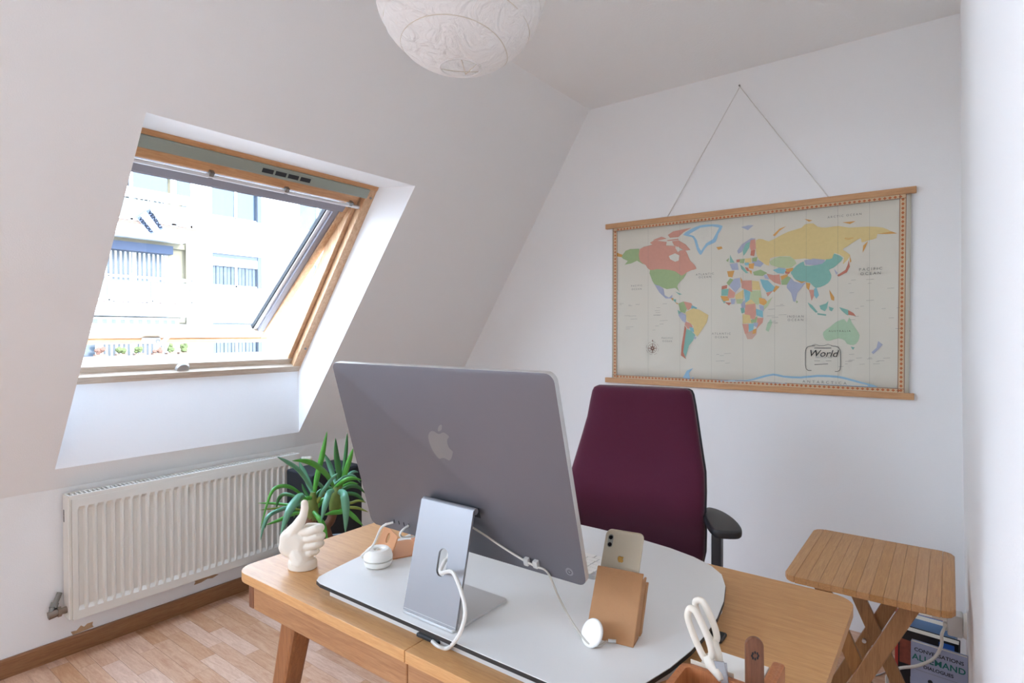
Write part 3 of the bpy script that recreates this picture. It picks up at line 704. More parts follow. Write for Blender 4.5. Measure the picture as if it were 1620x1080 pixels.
for k in range(m_):
    j = (k + 1) % m_
    for d in (0, 1): b.faces.new((lay[d][0][k], lay[d][0][j], lay[d][1][j], lay[d][1][k]))
    b.faces.new((lay[0][0][k], lay[0][0][j], lay[1][0][j], lay[1][0][k])); b.faces.new((lay[0][1][k], lay[0][1][j], lay[1][1][j], lay[1][1][k]))
obj('back_plate', b, 'copper', cs)
b = nbm(); prism(b, rrect(0, 0, L_, .088, [.001, .001, .02, .02], 5), 0, .003, lambda x, y, z: B1 + be * x + bn * y + Vector((0, 0, z - .0006))); obj('base_plate', b, 'copper', cs)
b = nbm(); prism(b, rrect(0, 0, L_, .014, .003, 3), 0, .003, lambda x, y, z: B1 + be * x + bn * (.088 + z - .003) + Vector((0, 0, y))); obj('front_lip', b, 'copper', cs)

# kraft phone holder and phone
ph = thing('phone_holder', 'kraft cardboard phone holder standing on the white board', 'phone holder', (-.46, .95, RZ))
K1, K2 = Vector((-.5044, .8826, RZ)), Vector((-.4205, .8975, RZ)); ke = (K2 - K1).normalized(); kn = Vector((-ke.y, ke.x, 0)); KW = (K2 - K1).length
LEAN = Vector((0, 0, 1)) * .100 + kn * .066
def kp(x, y, q): return K1 + ke * x + kn * y + LEAN * q
def kslab(name, x0, x1, ya, yb, q0, q1, m='kraft'):
    b = nbm(); hexa(b, [kp(x0, ya, q0), kp(x1, ya, q0), kp(x1, yb, q0), kp(x0, yb, q0), kp(x0, ya, q1), kp(x1, ya, q1), kp(x1, yb, q1), kp(x0, yb, q1)]); bevel(b, .0008, 1); return obj(name, b, m, ph)
kslab('back_wall', 0, KW, 0, .004, 0, 1); kslab('side_wall', KW - .004, KW, .004, .034, 0.0, .86); kslab('side_wall', 0, .004, .004, .034, 0, .86)
kslab('front_wall', 0, KW, .030, .034, 0, .72, 'kraft_d'); kslab('side_wing', KW - .003, KW + .002, .036, .050, .02, .74, 'kraft'); kslab('side_wing', -.002, .003, .036, .050, .02, .74, 'kraft')
kslab('bottom', 0, KW, .004, .03, 0.01, .05, 'kraft_d')
fo = thing('smartphone', 'champagne smartphone seen from behind, leaning in the cardboard holder', 'phone', kp(KW / 2, .012, .05))
def fp(x, y, q): # phone-local: x across, q up (metres)
    return kp(KW / 2 - .005 + x, .014 + y, .05) + LEAN.normalized() * q
lx = LEAN.normalized()
b = nbm(); prism(b, rrect(-.0362, 0, .0362, .178, .0105, 5), .0, .0078, lambda x, q, y: fp(x, y, q)); bevel(b, .0018, 2, 40); obj('phone_body', b, 'phone', fo, True)
b = nbm(); prism(b, rrect(-.0300, .146, -.0200, .170, .0049, 5), -.0011, .0003, lambda x, q, y: fp(x, y, q)); cb = obj('camera_bump', b, 'ink_soft', fo)
for q_ in (.1515, .1645):
    b = nbm(); prism(b, [(-.025 + .0038 * math.cos(R(a)), q_ + .0038 * math.sin(R(a))) for a in range(0, 360, 20)], -.0016, -.0009, lambda x, q, y: fp(x, y, q)); obj('camera_lens', b, 'lens', cb)
b = nbm(); prism(b, [(x * .22, .128 + y * .22) for x, y in cr(apple, 2)], -.0003, .0002, lambda x, q, y: fp(x, y, q)); obj('phone_logo', b, 'gold', fo)

# disc charger leaning at the holder's foot
dc = thing('disc_charger', 'round white charging disc leaning against the cardboard holder', 'charger', on(936, 1015, 'z', RZ))
p = on(937, 1001, 'y', .868); nrm = (Vector((-.30, -.82, .50))).normalized(); mt = Matrix.Translation(p) @ nrm.to_track_quat('Z', 'X').to_matrix().to_4x4()
b = nbm(); lathe(b, [(.001, -.003), (.0215, -.003), (.023, -.0015), (.023, .002), (.0215, .0035), (.001, .0035)], 32); bmesh.ops.transform(b, matrix=mt, verts=b.verts[:]); obj('disc', b, 'white_pl', dc, True)
b = nbm(); lathe(b, [(.0231, -.0012), (.0236, -.0008), (.0236, .0012), (.0231, .0016)], 32); bmesh.ops.transform(b, matrix=mt, verts=b.verts[:]); obj('metal_rim', b, 'alu_edge', dc, True)
q = on(962, 1013, 'z', RZ + .005); b = nbm(); tube(b, [q, q + Vector((.012, .006, 0))], .003, 8); obj('plug', b, 'alu_edge', dc, True)

# ------------------------------------------------------------------ desk organiser with scissors, wooden stick and note block
og = thing('desk_organiser', 'small wooden desk organiser at the near right of the desk', 'organiser', (-.255, .83, DZ))
OX0, OX1, OY0, OY1, OZ = -.318, -.190, .735, .930, .818
b = nbm(); box(b, (OX0, OY0, DZ), (OX1, OY1, DZ + .012)); bevel(b, .003, 2); obj('bottom', b, 'cherry', og)
px0, px1, py0, py1 = OX0, -.214, OY0, .852
b = nbm(); o_ = rrect(px0, py0, px1, py1, .016, 5); i_ = rrect(px0 + .011, py0 + .011, px1 - .011, py1 - .011, .008, 5)
lay = [[[b.verts.new((x, y, z)) for x, y in P] for P in (o_, i_)] for z in (DZ + .012, OZ)]
for k in range(len(o_)):
    j = (k + 1) % len(o_)
    for d in (0, 1): b.faces.new((lay[d][0][k], lay[d][0][j], lay[d][1][j], lay[d][1][k]))
    b.faces.new((lay[0][0][k], lay[0][0][j], lay[1][0][j], lay[1][0][k])); b.faces.new((lay[0][1][k], lay[0][1][j], lay[1][1][j], lay[1][1][k]))
bevel(b, .003, 2, 50); obj('pen_pocket', b, 'cherry', og, True)
b = nbm(); prism(b, rrect(-.208, OY0, OX1, OY1, .006, 3), DZ + .012, OZ + .002); bevel(b, .004, 2, 50); obj('end_block', b, 'cherry', og, True)
b = nbm(); box(b, (OX0 + .02, OY1 - .009, DZ + .012), (-.208, OY1, DZ + .05)); bevel(b, .003, 2); obj('rear_rail', b, 'cherry', og)
nt_ = thing('note_block', 'white note block lying in the wooden organiser', 'note block', (-.25, .89, DZ + .012))
b = nbm(); box(b, (-.297, .857, DZ + .012), (-.212, .920, .808)); obj('sheets', b, 'pages', nt_)
b = nbm(); box(b, (-.298, .856, .808), (-.211, .921, .8125)); bevel(b, .001, 1); obj('top_sheet', b, 'white_pl', nt_)
b = nbm(); hexa(b, [(-.305, .8535, .772), (-.240, .8535, .772), (-.240, .8545, .772), (-.305, .8545, .772), (-.307, .8540, .822), (-.244, .8540, .822), (-.244, .855, .822), (-.307, .855, .822)]); obj('loose_card', b, 'cream_p', nt_)

sc_ = thing('scissors', 'white-handled scissors standing point down in the wooden organiser', 'scissors', (-.262, .80, DZ + .012))
def loop_handle(name, pts, cols, yk):
    pts = pts[5:] + pts[:5]; ctr = [on(px, py, 'y', yk) for px, py in pts]
    P = smooth_path(ctr + [ctr[0]], 6)
    b = nbm(); tube(b, P + [P[0] + (P[1] - P[0]) * .9], .0050, 10)
    h = obj(name, b, 'plaster', sc_, 'all')
    return h
loop_handle('finger_loop', [(1092, 962), (1101, 968), (1112, 990), (1121, 1012), (1126, 1032), (1123, 1044), (1114, 1040), (1103, 1018), (1093, 993), (1088, 974)], 0, .842)
loop_handle('finger_loop', [(1102, 950), (1111, 951), (1122, 970), (1131, 993), (1134, 1009), (1130, 1017), (1122, 1008), (1112, 988), (1104, 970), (1100, 957)], 0, .872)
b = nbm(); tube(b, [on(1119, 1036, 'y', .842), on(1125, 1050, 'y', .843), on(1134, 1062, 'y', .838), on(1141, 1076, 'y', .832)], [.007, .0092, .0075, .004], 10); obj('shank', b, 'plaster', sc_, 'all')
b = nbm(); tube(b, [on(1129, 1013, 'y', .870), on(1134, 1034, 'y', .862), on(1139, 1052, 'y', .850), on(1146, 1072, 'y', .842)], [.0065, .0075, .006, .003], 10); obj('shank', b, 'plaster', sc_, 'all')
for (pa, pb, yk) in (((1137, 1046), (1166, 1150), .838), ((1141, 1048), (1160, 1150), .842)):
    a_, c_ = on(*pa, 'y', yk), on(*pb, 'y', yk - .01); c_ = a_ + (c_ - a_) * min(1, (a_.z - DZ - .02) / (a_.z - c_.z)); w_ = Vector((.0065, .003, 0)); t_ = Vector((0, .0012, 0))
    b = nbm(); hexa(b, [c_ - w_ * .15, c_ + w_ * .15, c_ + w_ * .15 + t_, c_ - w_ * .15 + t_, a_ - w_, a_ + w_, a_ + w_ + t_, a_ - w_ + t_]); obj('blade', b, mat('blade_steel', 'a5a5a8', .22, .9), sc_)

wd = thing('wooden_stick', 'flat dark wooden stick with a round end and a burnt flower mark', 'stick', (-.232, .83, DZ + .012))
a_ = on(1193, 1021, 'y', .838); fr_ = Matrix.Translation(a_) @ Matrix.Rotation(R(34), 4, 'Z') @ Matrix.Rotation(R(-3), 4, 'X')
hw = .0122; zb = -(a_.z - DZ - .014)
b = nbm(); prism(b, [(-hw, zb), (hw, zb)] + [(hw * math.cos(R(a)), hw * math.sin(R(a))) for a in range(0, 181, 15)], -.0035, .0035, lambda x, z, y: fr_ @ Vector((x, y, z))); bevel(b, .0012, 2, 50); obj('stick_body', b, 'walnut', wd, True)
b = nbm()
for k in range(8):
    a = 2 * math.pi * k / 8; c = (.0044 * math.cos(a), -.012 + .0044 * math.sin(a))
    prism(b, [(c[0] + .0014 * math.cos(a + t), c[1] + .0022 * math.sin(a + t)) for t in (0, 1.2, 2.4, 3.6, 4.8)], -.0038, -.0033, lambda x, z, y: fr_ @ Vector((x, y, z)))
obj('burnt_mark', b, 'ink', wd)

# ------------------------------------------------------------------ office chair
CH = thing('office_chair', 'burgundy fabric office chair with high back and black armrests', 'chair', (-.875, 1.86, 0), R(10))
ring = sup(36, 3.2)
rows = [(.50, .20, .02), (.515, .222, .032), (.56, .231, .038), (.64, .236, .042), (.72, .2395, .043), (.78, .239, .042), (.84, .232, .040), (.92, .215, .038), (1.00, .199, .036), (1.06, .189, .034), (1.095, .182, .032), (1.108, .176, .026), (1.114, .165, .016), (1.116, .150, .006)]
def by(z): # lumbar curve of the back
    return .095 - .070 * math.exp(-((z - .735) / .10) ** 2) + .060 * max(0, z - .80)
b = nbm(); loft(b, [[(x * w, by(z) + y * t - .018 * (1 - (x) ** 2) * 0 + .03 * (abs(x) ** 2.2) * -1 * (1 if z < .95 else .4) , z) for x, y in ring] for z, w, t in rows]); back = obj('backrest', b, 'fabric', CH, 'all', world=False)
b = nbm(); loft(b, [[(x * w * 1.012, by(z) + .026 + y * t * .8 - .03 * (abs(x) ** 2.2) * (1 if z < .95 else .4), z) for x, y in ring] for z, w, t in rows[1:-1]]); obj('back_shell', b, 'fab_back', back, 'all', world=False)
b = nbm(); rs = sup(40, 3.4)
loft(b, [[(x * w, -.19 + y * d, z + .012 * (abs(x) ** 3) - .02 * max(0, -y) ** 3) for x, y in rs] for z, w, d in ((.465, .20, .19), (.47, .235, .225), (.49, .25, .24), (.525, .25, .24), (.545, .238, .228), (.552, .20, .19))]); obj('seat', b, 'fabric', CH, 'all', world=False)
b = nbm(); prism(b, rrect(-.2, -.38, .2, .0, .05, 5), .405, .468); obj('seat_pan', b, 'black_pl', CH, world=False)
b = nbm(); tube(b, smooth_path([(0, -.12, .40), (0, .07, .40), (0, .125, .46), (0, .12, .62), (0, .125, .78)]), .026, 10); obj('back_bar', b, 'black_pl', CH, True, world=False)
pad = [(-.030, -.175), (.020, -.178), (.042, -.160), (.050, -.12), (.050, -.06), (.040, .0), (.022, .045), (-.002, .070), (-.022, .060), (-.034, .03), (-.042, -.02), (-.046, -.09), (-.044, -.15)]
for sx in (-1, 1):
    fn = lambda x, y, z, sx=sx: (sx * .287 + sx * (x * math.cos(R(-20)) + (y + .05) * math.sin(R(-20))), -.02 + (y + .05) * math.cos(R(-20)) - x * math.sin(R(-20)) , z)
    b = nbm(); prism(b, cr(pad, 3), .690, .715, fn); bevel(b, .009, 3, 40); arm = obj('arm_pad', b, 'black_pl', CH, True, world=False)
    b = nbm(); box(b, (-.015, -.030, .40), (.015, .030, .692), Matrix.Translation((sx * .287, -.055, 0))); bevel(b, .006, 2); obj('arm_post', b, 'black_pl', arm, True, world=False)
    b = nbm(); box(b, (.06, -.09, .405), (.302, -.03, .425)); 
    if sx < 0: bmesh.ops.scale(b, vec=(-1, 1, 1), verts=b.verts[:])
    obj('arm_bracket', b, 'black_pl', arm, world=False)
b = nbm(); tube(b, [(0, -.17, .06), (0, -.17, .22), (0, -.17, .221), (0, -.17, .41)], [.028, .028, .018, .018], 16); obj('gas_lift', b, 'black_pl', CH, True, world=False)
for k in range(5):
    a = 2 * math.pi * k / 5 + .3; d = Vector((math.cos(a), math.sin(a), 0)); c0_ = Vector((0, -.17, .10)); b = nbm()
    tube(b, [c0_, c0_ + d * .15 + Vector((0, 0, -.005)), c0_ + d * .30 + Vector((0, 0, -.03))], [.026, .021, .015], 10); lg_ = obj('star_leg', b, 'black_pl', CH, True, world=False)
    e = Vector((-d.y, d.x, 0)); w0 = c0_ + d * .30; w0.z = .0285; b = nbm(); tube(b, [w0 - e * .022, w0 + e * .022], .0275, 18); obj('caster', b, 'black_pl', lg_, True, world=False)

# ------------------------------------------------------------------ folding tray table
TX0, TX1, TY0, TY1, TZ = -.357, .018, 1.700, 2.170, .655
tt = thing('tray_table', 'folding bamboo tray table with crossed legs between desk and right wall', 'side table', ((TX0 + TX1) / 2, (TY0 + TY1) / 2, 0))
nb = 13; bw = (TX1 - TX0) / nb; full = rrect(TX0, TY0, TX1, TY1, .032, 6)
for k in range(nb):
    xa, xb = TX0 + k * bw + .0002, TX0 + (k + 1) * bw - .0002
    def yend(x, top):
        r = .032
        d = max(0, TX0 + r - x, x - (TX1 - r)); o = r - math.sqrt(max(0, r * r - d * d))
        return (TY1 - o) if top else (TY0 + o)
    xs = [xa + (xb - xa) * i / 4 for i in range(5)]
    poly = [(x, yend(x, 0)) for x in xs] + [(x, yend(x, 1)) for x in xs[::-1]]
    b = nbm(); prism(b, poly, TZ - .017, TZ); bevel(b, .0006 if 0 < k < nb - 1 else .002, 1, 60); o = obj('board', b, 'bamboo', tt)
for y in (1.745, 2.105):
    b = nbm(); box(b, (TX0 + .05, y, TZ - .034), (TX1 - .05, y + .022, TZ - .017)); bevel(b, .002, 1); obj('top_cleat', b, 'bamboo_z', tt)
def tleg(p, q, yc, w=.019, t=.0075):
    p, q = Vector(p), Vector(q); d = (q - p).normalized(); s_ = Vector((d.z, 0, -d.x)) * w; ty = Vector((0, t, 0)); b = nbm()
    hexa(b, [p - s_ - ty, p + s_ - ty, p + s_ + ty, p - s_ + ty, q - s_ - ty, q + s_ - ty, q + s_ + ty, q - s_ + ty]); bevel(b, .0025, 2); lg_ = obj('leg', b, 'bamboo_z', tt)
    return lg_
xa, xb = TX0 + .075, TX1 - .085
for y, dy in ((1.762, 1), (2.100, -1)):
    tleg((TX0 - .010, y, .004), (xb, y, TZ - .022), y); l2 = tleg((TX1 - .02, y + .0165 * dy, .004), (xa, y + .0165 * dy, TZ - .022), y)
    m_x = (TX0 - .01 + (xb - TX0 + .01) * .545); c = Vector((m_x, y - .012 * dy, .355)); b = nbm(); tube(b, [c, c + Vector((0, .028 * dy, 0))], .006, 10); obj('pivot_bolt', b, 'alu_edge', tt, True)
for x, z, ya, yb_ in ((TX0 + .012, .05, 1.762, 2.10), (TX1 - .043, .05, 1.778, 2.084), (xa + .0, TZ - .03, 1.778, 2.084), (xb, TZ - .03, 1.762, 2.10)):
    b = nbm(); tube(b, [(x, ya, z), (x, yb_, z)], .008, 10); obj('cross_dowel', b, 'bamboo_z', tt, True)

# ------------------------------------------------------------------ books on the floor behind the tray table
def book(name, label, p0, w, h, t, rz, m, tilt=0):
    """p0: lower left corner of the cover (seen from the room); thickness runs away from the viewer"""
    o = thing(name, label, 'book', p0, rz, 'books standing behind the tray table')
    T = Matrix.Rotation(R(tilt), 4, 'X')
    def pc(nm, lo, hi, mm):
        b = nbm(); box(b, lo, hi, T); return obj(nm, b, mm, o, world=False)
    pc('front_cover', (0, 0, 0), (w, .0012, h), m); pc('back_cover', (0, t - .0012, 0), (w, t, h), m); pc('spine', (0, 0, 0), (.0012, t, h), m)
    pc('pages', (.002, .0013, .002), (w - .003, t - .0013, h - .003), 'pages')
    o['T'] = 0
    return o, (lambda x, y, z: T @ Vector((x, -.0003 - z, y)))
M['cov_blue'] = mat('cover_pale_blue', 'a3aac4', .45); M['cov_dark'] = mat('cover_dark', '1c1a1c', .4); M['cov_sky'] = mat('cover_sky', '7f9fc8', .5); M['cov_red'] = mat('cover_red', 'b5382c', .5)
M['brick_pic'] = mat('brick_picture', '8a4330', .6, var=.75, vscale=38)
pA = on(1441, 1013, 'y', 2.36); hA = pA.z; wA = .152; rzA = R(-7)
bk1, f1 = book('language_book', 'pale blue German conversation book standing nearest the tray table legs', (pA.x, pA.y, 0), wA, hA, .018, rzA, 'cov_blue')
def put(o, f, body, size, m, x, y, bold=0.0, space=1, nm='lettering'):
    me = text(nm, body, size, m, lambda a, b_, c: f(x + a, y + b_, max(c, 0)), o, bold=bold, space=space); me.matrix_parent_inverse = Matrix.Identity(4); return me
put(bk1, f1, 'CONVERSATIONS', .0165, 'ink', wA / 2, hA - .024, .0003); put(bk1, f1, 'ALLEMAND', .0275, 'teal_ink', wA / 2, hA - .050, .0005, 1.03); put(bk1, f1, 'DIALOGUES', .0150, 'ink', wA / 2, hA - .075, .0003)
b = nbm(); prism(b, [(.015, hA - .090), (wA - .015, hA - .090), (wA - .015, hA - .0908), (.015, hA - .0908)], 0, .0003, lambda x, y, z: f1(x, y, z)); obj('printed_rule', b, 'ink_soft', bk1, world=False)
for i, (x, mm) in enumerate(((.055, 'teal_ink'), (.105, 'cov_red'))):
    b = nbm(); prism(b, [(x + .007 * math.cos(R(a)), hA - .118 + .007 * math.sin(R(a))) for a in range(0, 360, 30)], 0, .0003, lambda x_, y_, z: f1(x_, y_, z)); obj('printed_head', b, 'ink', bk1, world=False)
    b = nbm(); prism(b, [(x - .012, hA - .15), (x + .012, hA - .15), (x + .010, hA - .127), (x - .010, hA - .127)], 0, .0003, lambda x_, y_, z: f1(x_, y_, z)); obj('printed_figure', b, mm, bk1, world=False)
pB = on(1432, 995, 'y', 2.47); wB = .172; hB = pB.z
bk2, f2 = book('picture_book', 'large dark picture book with a brick-red photo on its cover', (pB.x - .02, pB.y, 0), wB, hB, .040, R(-6), 'cov_dark')
b = nbm(); prism(b, [(.004, hB - .12), (wB - .004, hB - .12), (wB - .004, hB - .042), (.004, hB - .034)], 0, .0003, lambda x, y, z: f2(x, y, z)); obj('cover_photo', b, 'brick_pic', bk2, world=False)
b = nbm(); prism(b, rrect(wB - .055, hB - .027, wB - .012, hB - .008, .001, 1), 0, .0003, lambda x, y, z: f2(x, y, z)); obj('blue_emblem', b, mat('emblem_blue', '2f62b5', .5), bk2, world=False)
put(bk2, f2, 'EF', .030, 'white_pl', .050, hB - .172, .001); put(bk2, f2, 'E', .030, mat('ink_gold', 'b58a3a', .5), .055, hB - .205, .001)
pC_ = on(1440, 975, 'y', 2.58); bk3, f3 = book('tall_book', 'pale sky-blue book with thick white pages behind the picture book', (pC_.x - .035, pC_.y, 0), .17, pC_.z, .045, R(-6), 'cov_sky')
pD = on(1436, 966, 'y', 2.69); bk4, f4 = book('red_book', 'red and white book rearmost beside the wall socket', (pD.x - .04, pD.y, 0), .15, pD.z, .03, R(-5), 'cov_red')

# ------------------------------------------------------------------ wall socket, adapter, cables
ys_ = 2.36; zs_ = on(1526, 990, 'y', ys_).z; xs_ = xr(zs_) - .003
so = thing('wall_socket', 'round white wall socket low on the right wall', 'socket', (xs_, ys_, zs_))
def disc(b, x0, x1, r0, r1, y=ys_, z=zs_, n=28): tube(b, [(x0, y, z), (x1, y, z)], [r0, r1], n)
b = nbm(); disc(b, xs_, xs_ - .009, .041, .037); obj('face_plate', b, 'white_pl', so, True)
b = nbm(); disc(b, xs_ - .009, xs_ - .011, .024, .022); obj('socket_ring', b, 'white_side', so, True)
ad = thing('plug_adapter', 'white multi-plug adapter sticking out of the wall socket', 'adapter', (xs_ - .03, ys_, zs_))
b = nbm(); box(b, (xs_ - .050, ys_ - .026, zs_ - .034), (xs_ - .010, ys_ + .026, zs_ + .036)); bevel(b, .006, 2); obj('adapter_block', b, 'white_side', ad, True)
b = nbm(); box(b, (xs_ - .092, ys_ - .016, zs_ + .006), (xs_ - .050, ys_ + .016, zs_ + .032)); bevel(b, .004, 2); obj('charger_plug', b, 'white_pl', ad, True)
b = nbm(); tube(b, [(xs_ - .092, ys_, zs_ + .019), (xs_ - .112, ys_, zs_ + .020)], [.007, .005], 10); obj('strain_relief', b, 'white_pl', ad, True)
b = nbm(); box(b, (xs_ - .062, ys_ - .018, zs_ - .024), (xs_ - .050, ys_ + .018, zs_ + .0)); bevel(b, .004, 2); obj('second_plug', b, 'white_pl', ad, True)
cable('lamp_cable', 'thick white cable curving from the adapter in front of the books', [(xs_ - .055, ys_ - .012, zs_ - .012), on(1490, 1003, 'y', 2.31), on(1489, 1022, 'y', 2.30), on(1476, 1042, 'y', 2.29), on(1450, 1053, 'y', 2.28), on(1422, 1057, 'y', 2.27), on(1404, 1068, 'y', 2.25), on(1401, 1090, 'y', 2.24), (-.20, 2.2, .05), (-.22, 2.15, .006), (-.3, 2.05, .005)], .0048)
cable('thin_cable', 'thin white cable looping on the floor beside the tray table legs', [on(1392, 1016, 'z', .012), on(1378, 1022, 'z', .004), on(1345, 1026, 'z', .003), on(1340, 1040, 'z', .003), on(1348, 1058, 'z', .003), on(1363, 1066, 'z', .003), on(1385, 1068, 'z', .003), on(1405, 1061, 'z', .003), on(1425, 1058, 'z', .003)], .0024)

# ------------------------------------------------------------------ yucca by the radiator
PX = -2.12
yu = thing('yucca_plant', 'green yucca with strap leaves on two canes beside the radiator', 'plant', (PX - .02, 1.545, 0))
b = nbm(); lathe(b, [(.10, 0), (.105, .004), (.135, .36), (.138, .365), (.138, .385), (.126, .385), (.124, .355), (.001, .355)], 36, (PX - .02, 1.555, 0)); obj('pot', b, 'pot', yu, True)
b = nbm(); lathe(b, [(.001, .35), (.124, .352), (.118, .360), (.001, .366)], 28, (PX - .02, 1.555, 0)); obj('soil', b, 'soil', yu, True)
def pc_(cx, cy, dx=0): return on(400 + cx / 5.4, 660 + cy / 5.4, 'x', PX + dx)
b = nbm(); tube(b, smooth_path([(PX - .01, 1.50, .35), pc_(490, 960), pc_(500, 880), pc_(508, 770)], 4), [.022] * 12 + [.020], 10); obj('cane', b, 'bark', yu, True)
b = nbm(); tube(b, [pc_(503, 880), pc_(508, 790), pc_(512, 720), pc_(515, 640)], [.022, .026, .020, .010], 10); obj('crown_stem', b, 'stem_g', yu, True)
b = nbm(); tube(b, smooth_path([(PX - .02, 1.56, .35), pc_(625, 960), pc_(665, 880), pc_(700, 770)], 4), [.019] * 12 + [.020], 10); obj('cane', b, 'bark', yu, True)
b = nbm(); tube(b, [pc_(700, 790), pc_(712, 700), pc_(722, 620), pc_(728, 560)], [.024, .030, .022, .010], 10); obj('crown_stem', b, 'stem_g', yu, True)
def strap(pts, w, m, deps=None, fold=.25):
    """pts in plant drawing units from base to tip; deps: how far each stands towards the room"""
    n_ = len(pts); deps = deps or [0] * n_
    P = smooth_path([pc_(x, y, d) for (x, y), d in zip(pts, deps)], 7); n_ = len(P); b = nbm(); rows_ = []
    w = w / 5.4 / 452 * .86
    for i, p in enumerate(P):
        t = i / (n_ - 1); tn = (P[min(i + 1, n_ - 1)] - P[max(i - 1, 0)]).normalized()
        view = (p - EYE).normalized(); sd = tn.cross(view)
        sd = (sd + Vector((0, 0, .001))).normalized(); nm = sd.cross(tn).normalized()
        prof = (.55 + 1.6 * t) if t < .28 else (1.0 if t < .55 else max(.02, 1 - ((t - .55) / .45) ** 1.6))
        ww = w * min(1, prof) * .5
        rows_.append([b.verts.new(p - sd * ww + nm * ww * fold), b.verts.new(p), b.verts.new(p + sd * ww + nm * ww * fold)])
    for a, c in zip(rows_, rows_[1:]):
        b.faces.new((a[0], a[1], c[1], c[0])); b.faces.new((a[1], a[2], c[2], c[1]))
    o = obj('leaf', b, m, yu, 'all'); md = o.modifiers.new('thick', 'SOLIDIFY'); md.thickness = .0012; return o
LV = [([(520, 660), (555, 480), (600, 290), (634, 118)], 62, 'leaf', [0, 0, .01, .02]),
      ([(508, 620), (400, 460), (300, 385), (205, 335)], 46, 'leaf_b', [0, .05, .08, .1]),
      ([(512, 650), (450, 500), (395, 380)], 62, 'leaf_b', [0, -.05, -.08]),
      ([(430, 670), (330, 600), (230, 590), (150, 660), (62, 960)], 40, 'leaf', [0, .05, .1, .12, .14]),
      ([(440, 665), (390, 690), (310, 800), (236, 1010)], 92, 'leaf_b', [.03, .10, .15, .17]),
      ([(430, 745), (290, 770), (150, 830), (95, 920), (65, 1050)], 42, 'leaf_b', [0, .06, .1, .11, .12]),
      ([(420, 815), (330, 830), (220, 880), (110, 920)], 40, 'leaf', [0, .04, .06, .08]),
      ([(440, 720), (320, 745), (180, 735), (42, 732)], 30, 'leaf', [0, -.05, -.1, -.12]),
      ([(420, 700), (280, 655), (220, 700), (200, 790)], 42, 'leaf_d', [0, -.05, -.08, -.08]),
      ([(515, 800), (570, 870), (610, 940), (640, 1060)], 58, 'leaf', [.03, .08, .1, .1]),
      ([(690, 590), (630, 490), (540, 410), (440, 372), (335, 370)], 62, 'leaf', [.02, .08, .12, .13, .13]),
      ([(540, 740), (600, 630), (680, 520), (725, 475)], 44, 'leaf_b', [0, .05, .08, .1]),
      ([(515, 740), (450, 640), (418, 565)], 36, 'leaf_d', [0, -.04, -.06]),
      ([(530, 770), (570, 690), (620, 640)], 36, 'leaf_o', [0, .03, .03]),
      ([(430, 790), (250, 775), (60, 790)], 24, 'leaf_o', [0, -.02, -.02]),
      ([(520, 760), (560, 720), (640, 690)], 40, 'leaf', [0, 0, 0]),
      ([(410, 800), (230, 780), (130, 860), (105, 950)], 34, 'leaf_d', [-.02, -.06, -.08, -.08]),
      ([(735, 600), (740, 500), (715, 330), (706, 175)], 72, 'leaf_d', [0, 0, 0, 0]),
      ([(755, 590), (780, 430), (800, 250), (806, 130)], 46, 'leaf_d', [0, -.02, -.03, -.03]),
      ([(752, 590), (790, 470), (830, 350), (856, 265)], 62, 'leaf', [0, .02, .03, .04]),
      ([(705, 590), (680, 480), (645, 380), (602, 300)], 60, 'leaf_b', [0, -.04, -.06, -.06]),
      ([(695, 620), (650, 650), (615, 760), (583, 890)], 74, 'leaf_b', [.03, .08, .11, .12]),
      ([(725, 630), (775, 660), (795, 790), (790, 990)], 96, 'leaf_b', [.04, .11, .14, .14]),
      ([(700, 600), (780, 540), (850, 520), (930, 535)], 50, 'leaf', [0, .05, .07, .08]),
      ([(690, 580), (780, 510), (860, 500), (920, 560)], 34, 'leaf_b', [0, .02, .03, .03]),
      ([(735, 640), (820, 590), (900, 595), (960, 650)], 48, 'leaf_d', [0, 0, 0, 0]),
      ([(740, 660), (830, 650), (900, 670), (960, 730)], 46, 'leaf_d', [0, .02, .04, .04]),
      ([(740, 720), (830, 730), (900, 712), (965, 725)], 34, 'leaf_o', [0, .03, .05, .06]),
      ([(730, 760), (830, 768), (900, 775), (985, 808)], 36, 'leaf_o', [0, .03, .05, .06]),
      ([(730, 740), (830, 820), (880, 865), (940, 925)], 56, 'leaf', [0, .04, .06, .06]),
      ([(730, 790), (760, 805), (680, 815), (605, 835)], 54, 'leaf', [.02, .05, .05, .05]),
      ([(745, 580), (810, 500), (860, 465), (900, 468)], 42, 'leaf_b', [-.02, -.05, -.06, -.06]),
      ([(690, 620), (640, 600), (560, 640), (540, 680)], 44, 'leaf_d', [-.03, -.05, -.06, -.06]),
      ([(720, 620), (770, 590), (840, 560), (900, 570)], 40, 'leaf', [-.02, -.04, -.04, -.04]),
      ([(500, 690), (430, 690), (380, 760), (350, 860)], 50, 'leaf_d', [-.04, -.08, -.1, -.1]),
      ([(700, 680), (600, 700), (560, 760), (545, 800)], 44, 'leaf', [-.02, -.05, -.06, -.06]),
      ([(520, 690), (480, 690), (440, 690), (420, 640)], 46, 'leaf', [.0, .02, .02, .02]),
      ([(520, 640), (545, 560), (600, 600), (640, 640)], 40, 'leaf_b', [-.02, -.05, -.06, -.06])]
for pts, w, m, dp in LV: strap(pts, w, m, dp)

sp_ = thing('black_case', 'tall black cloth-covered case standing behind the yucca', 'case', (-2.52, 1.93, 0))
ye = on(573.5, 800, 'x', -2.44).y
b = nbm(); box(b, (-2.66, ye - .30, .012), (-2.44, ye, .625)); bevel(b, .012, 3); obj('case_body', b, 'black_bx', sp_, True)
for x in (-2.63, -2.47):
    for y in (ye - .27, ye - .03):
        b = nbm(); tube(b, [(x, y, 0), (x, y, .014)], .014, 12); obj('foot', b, 'black_pl', sp_)

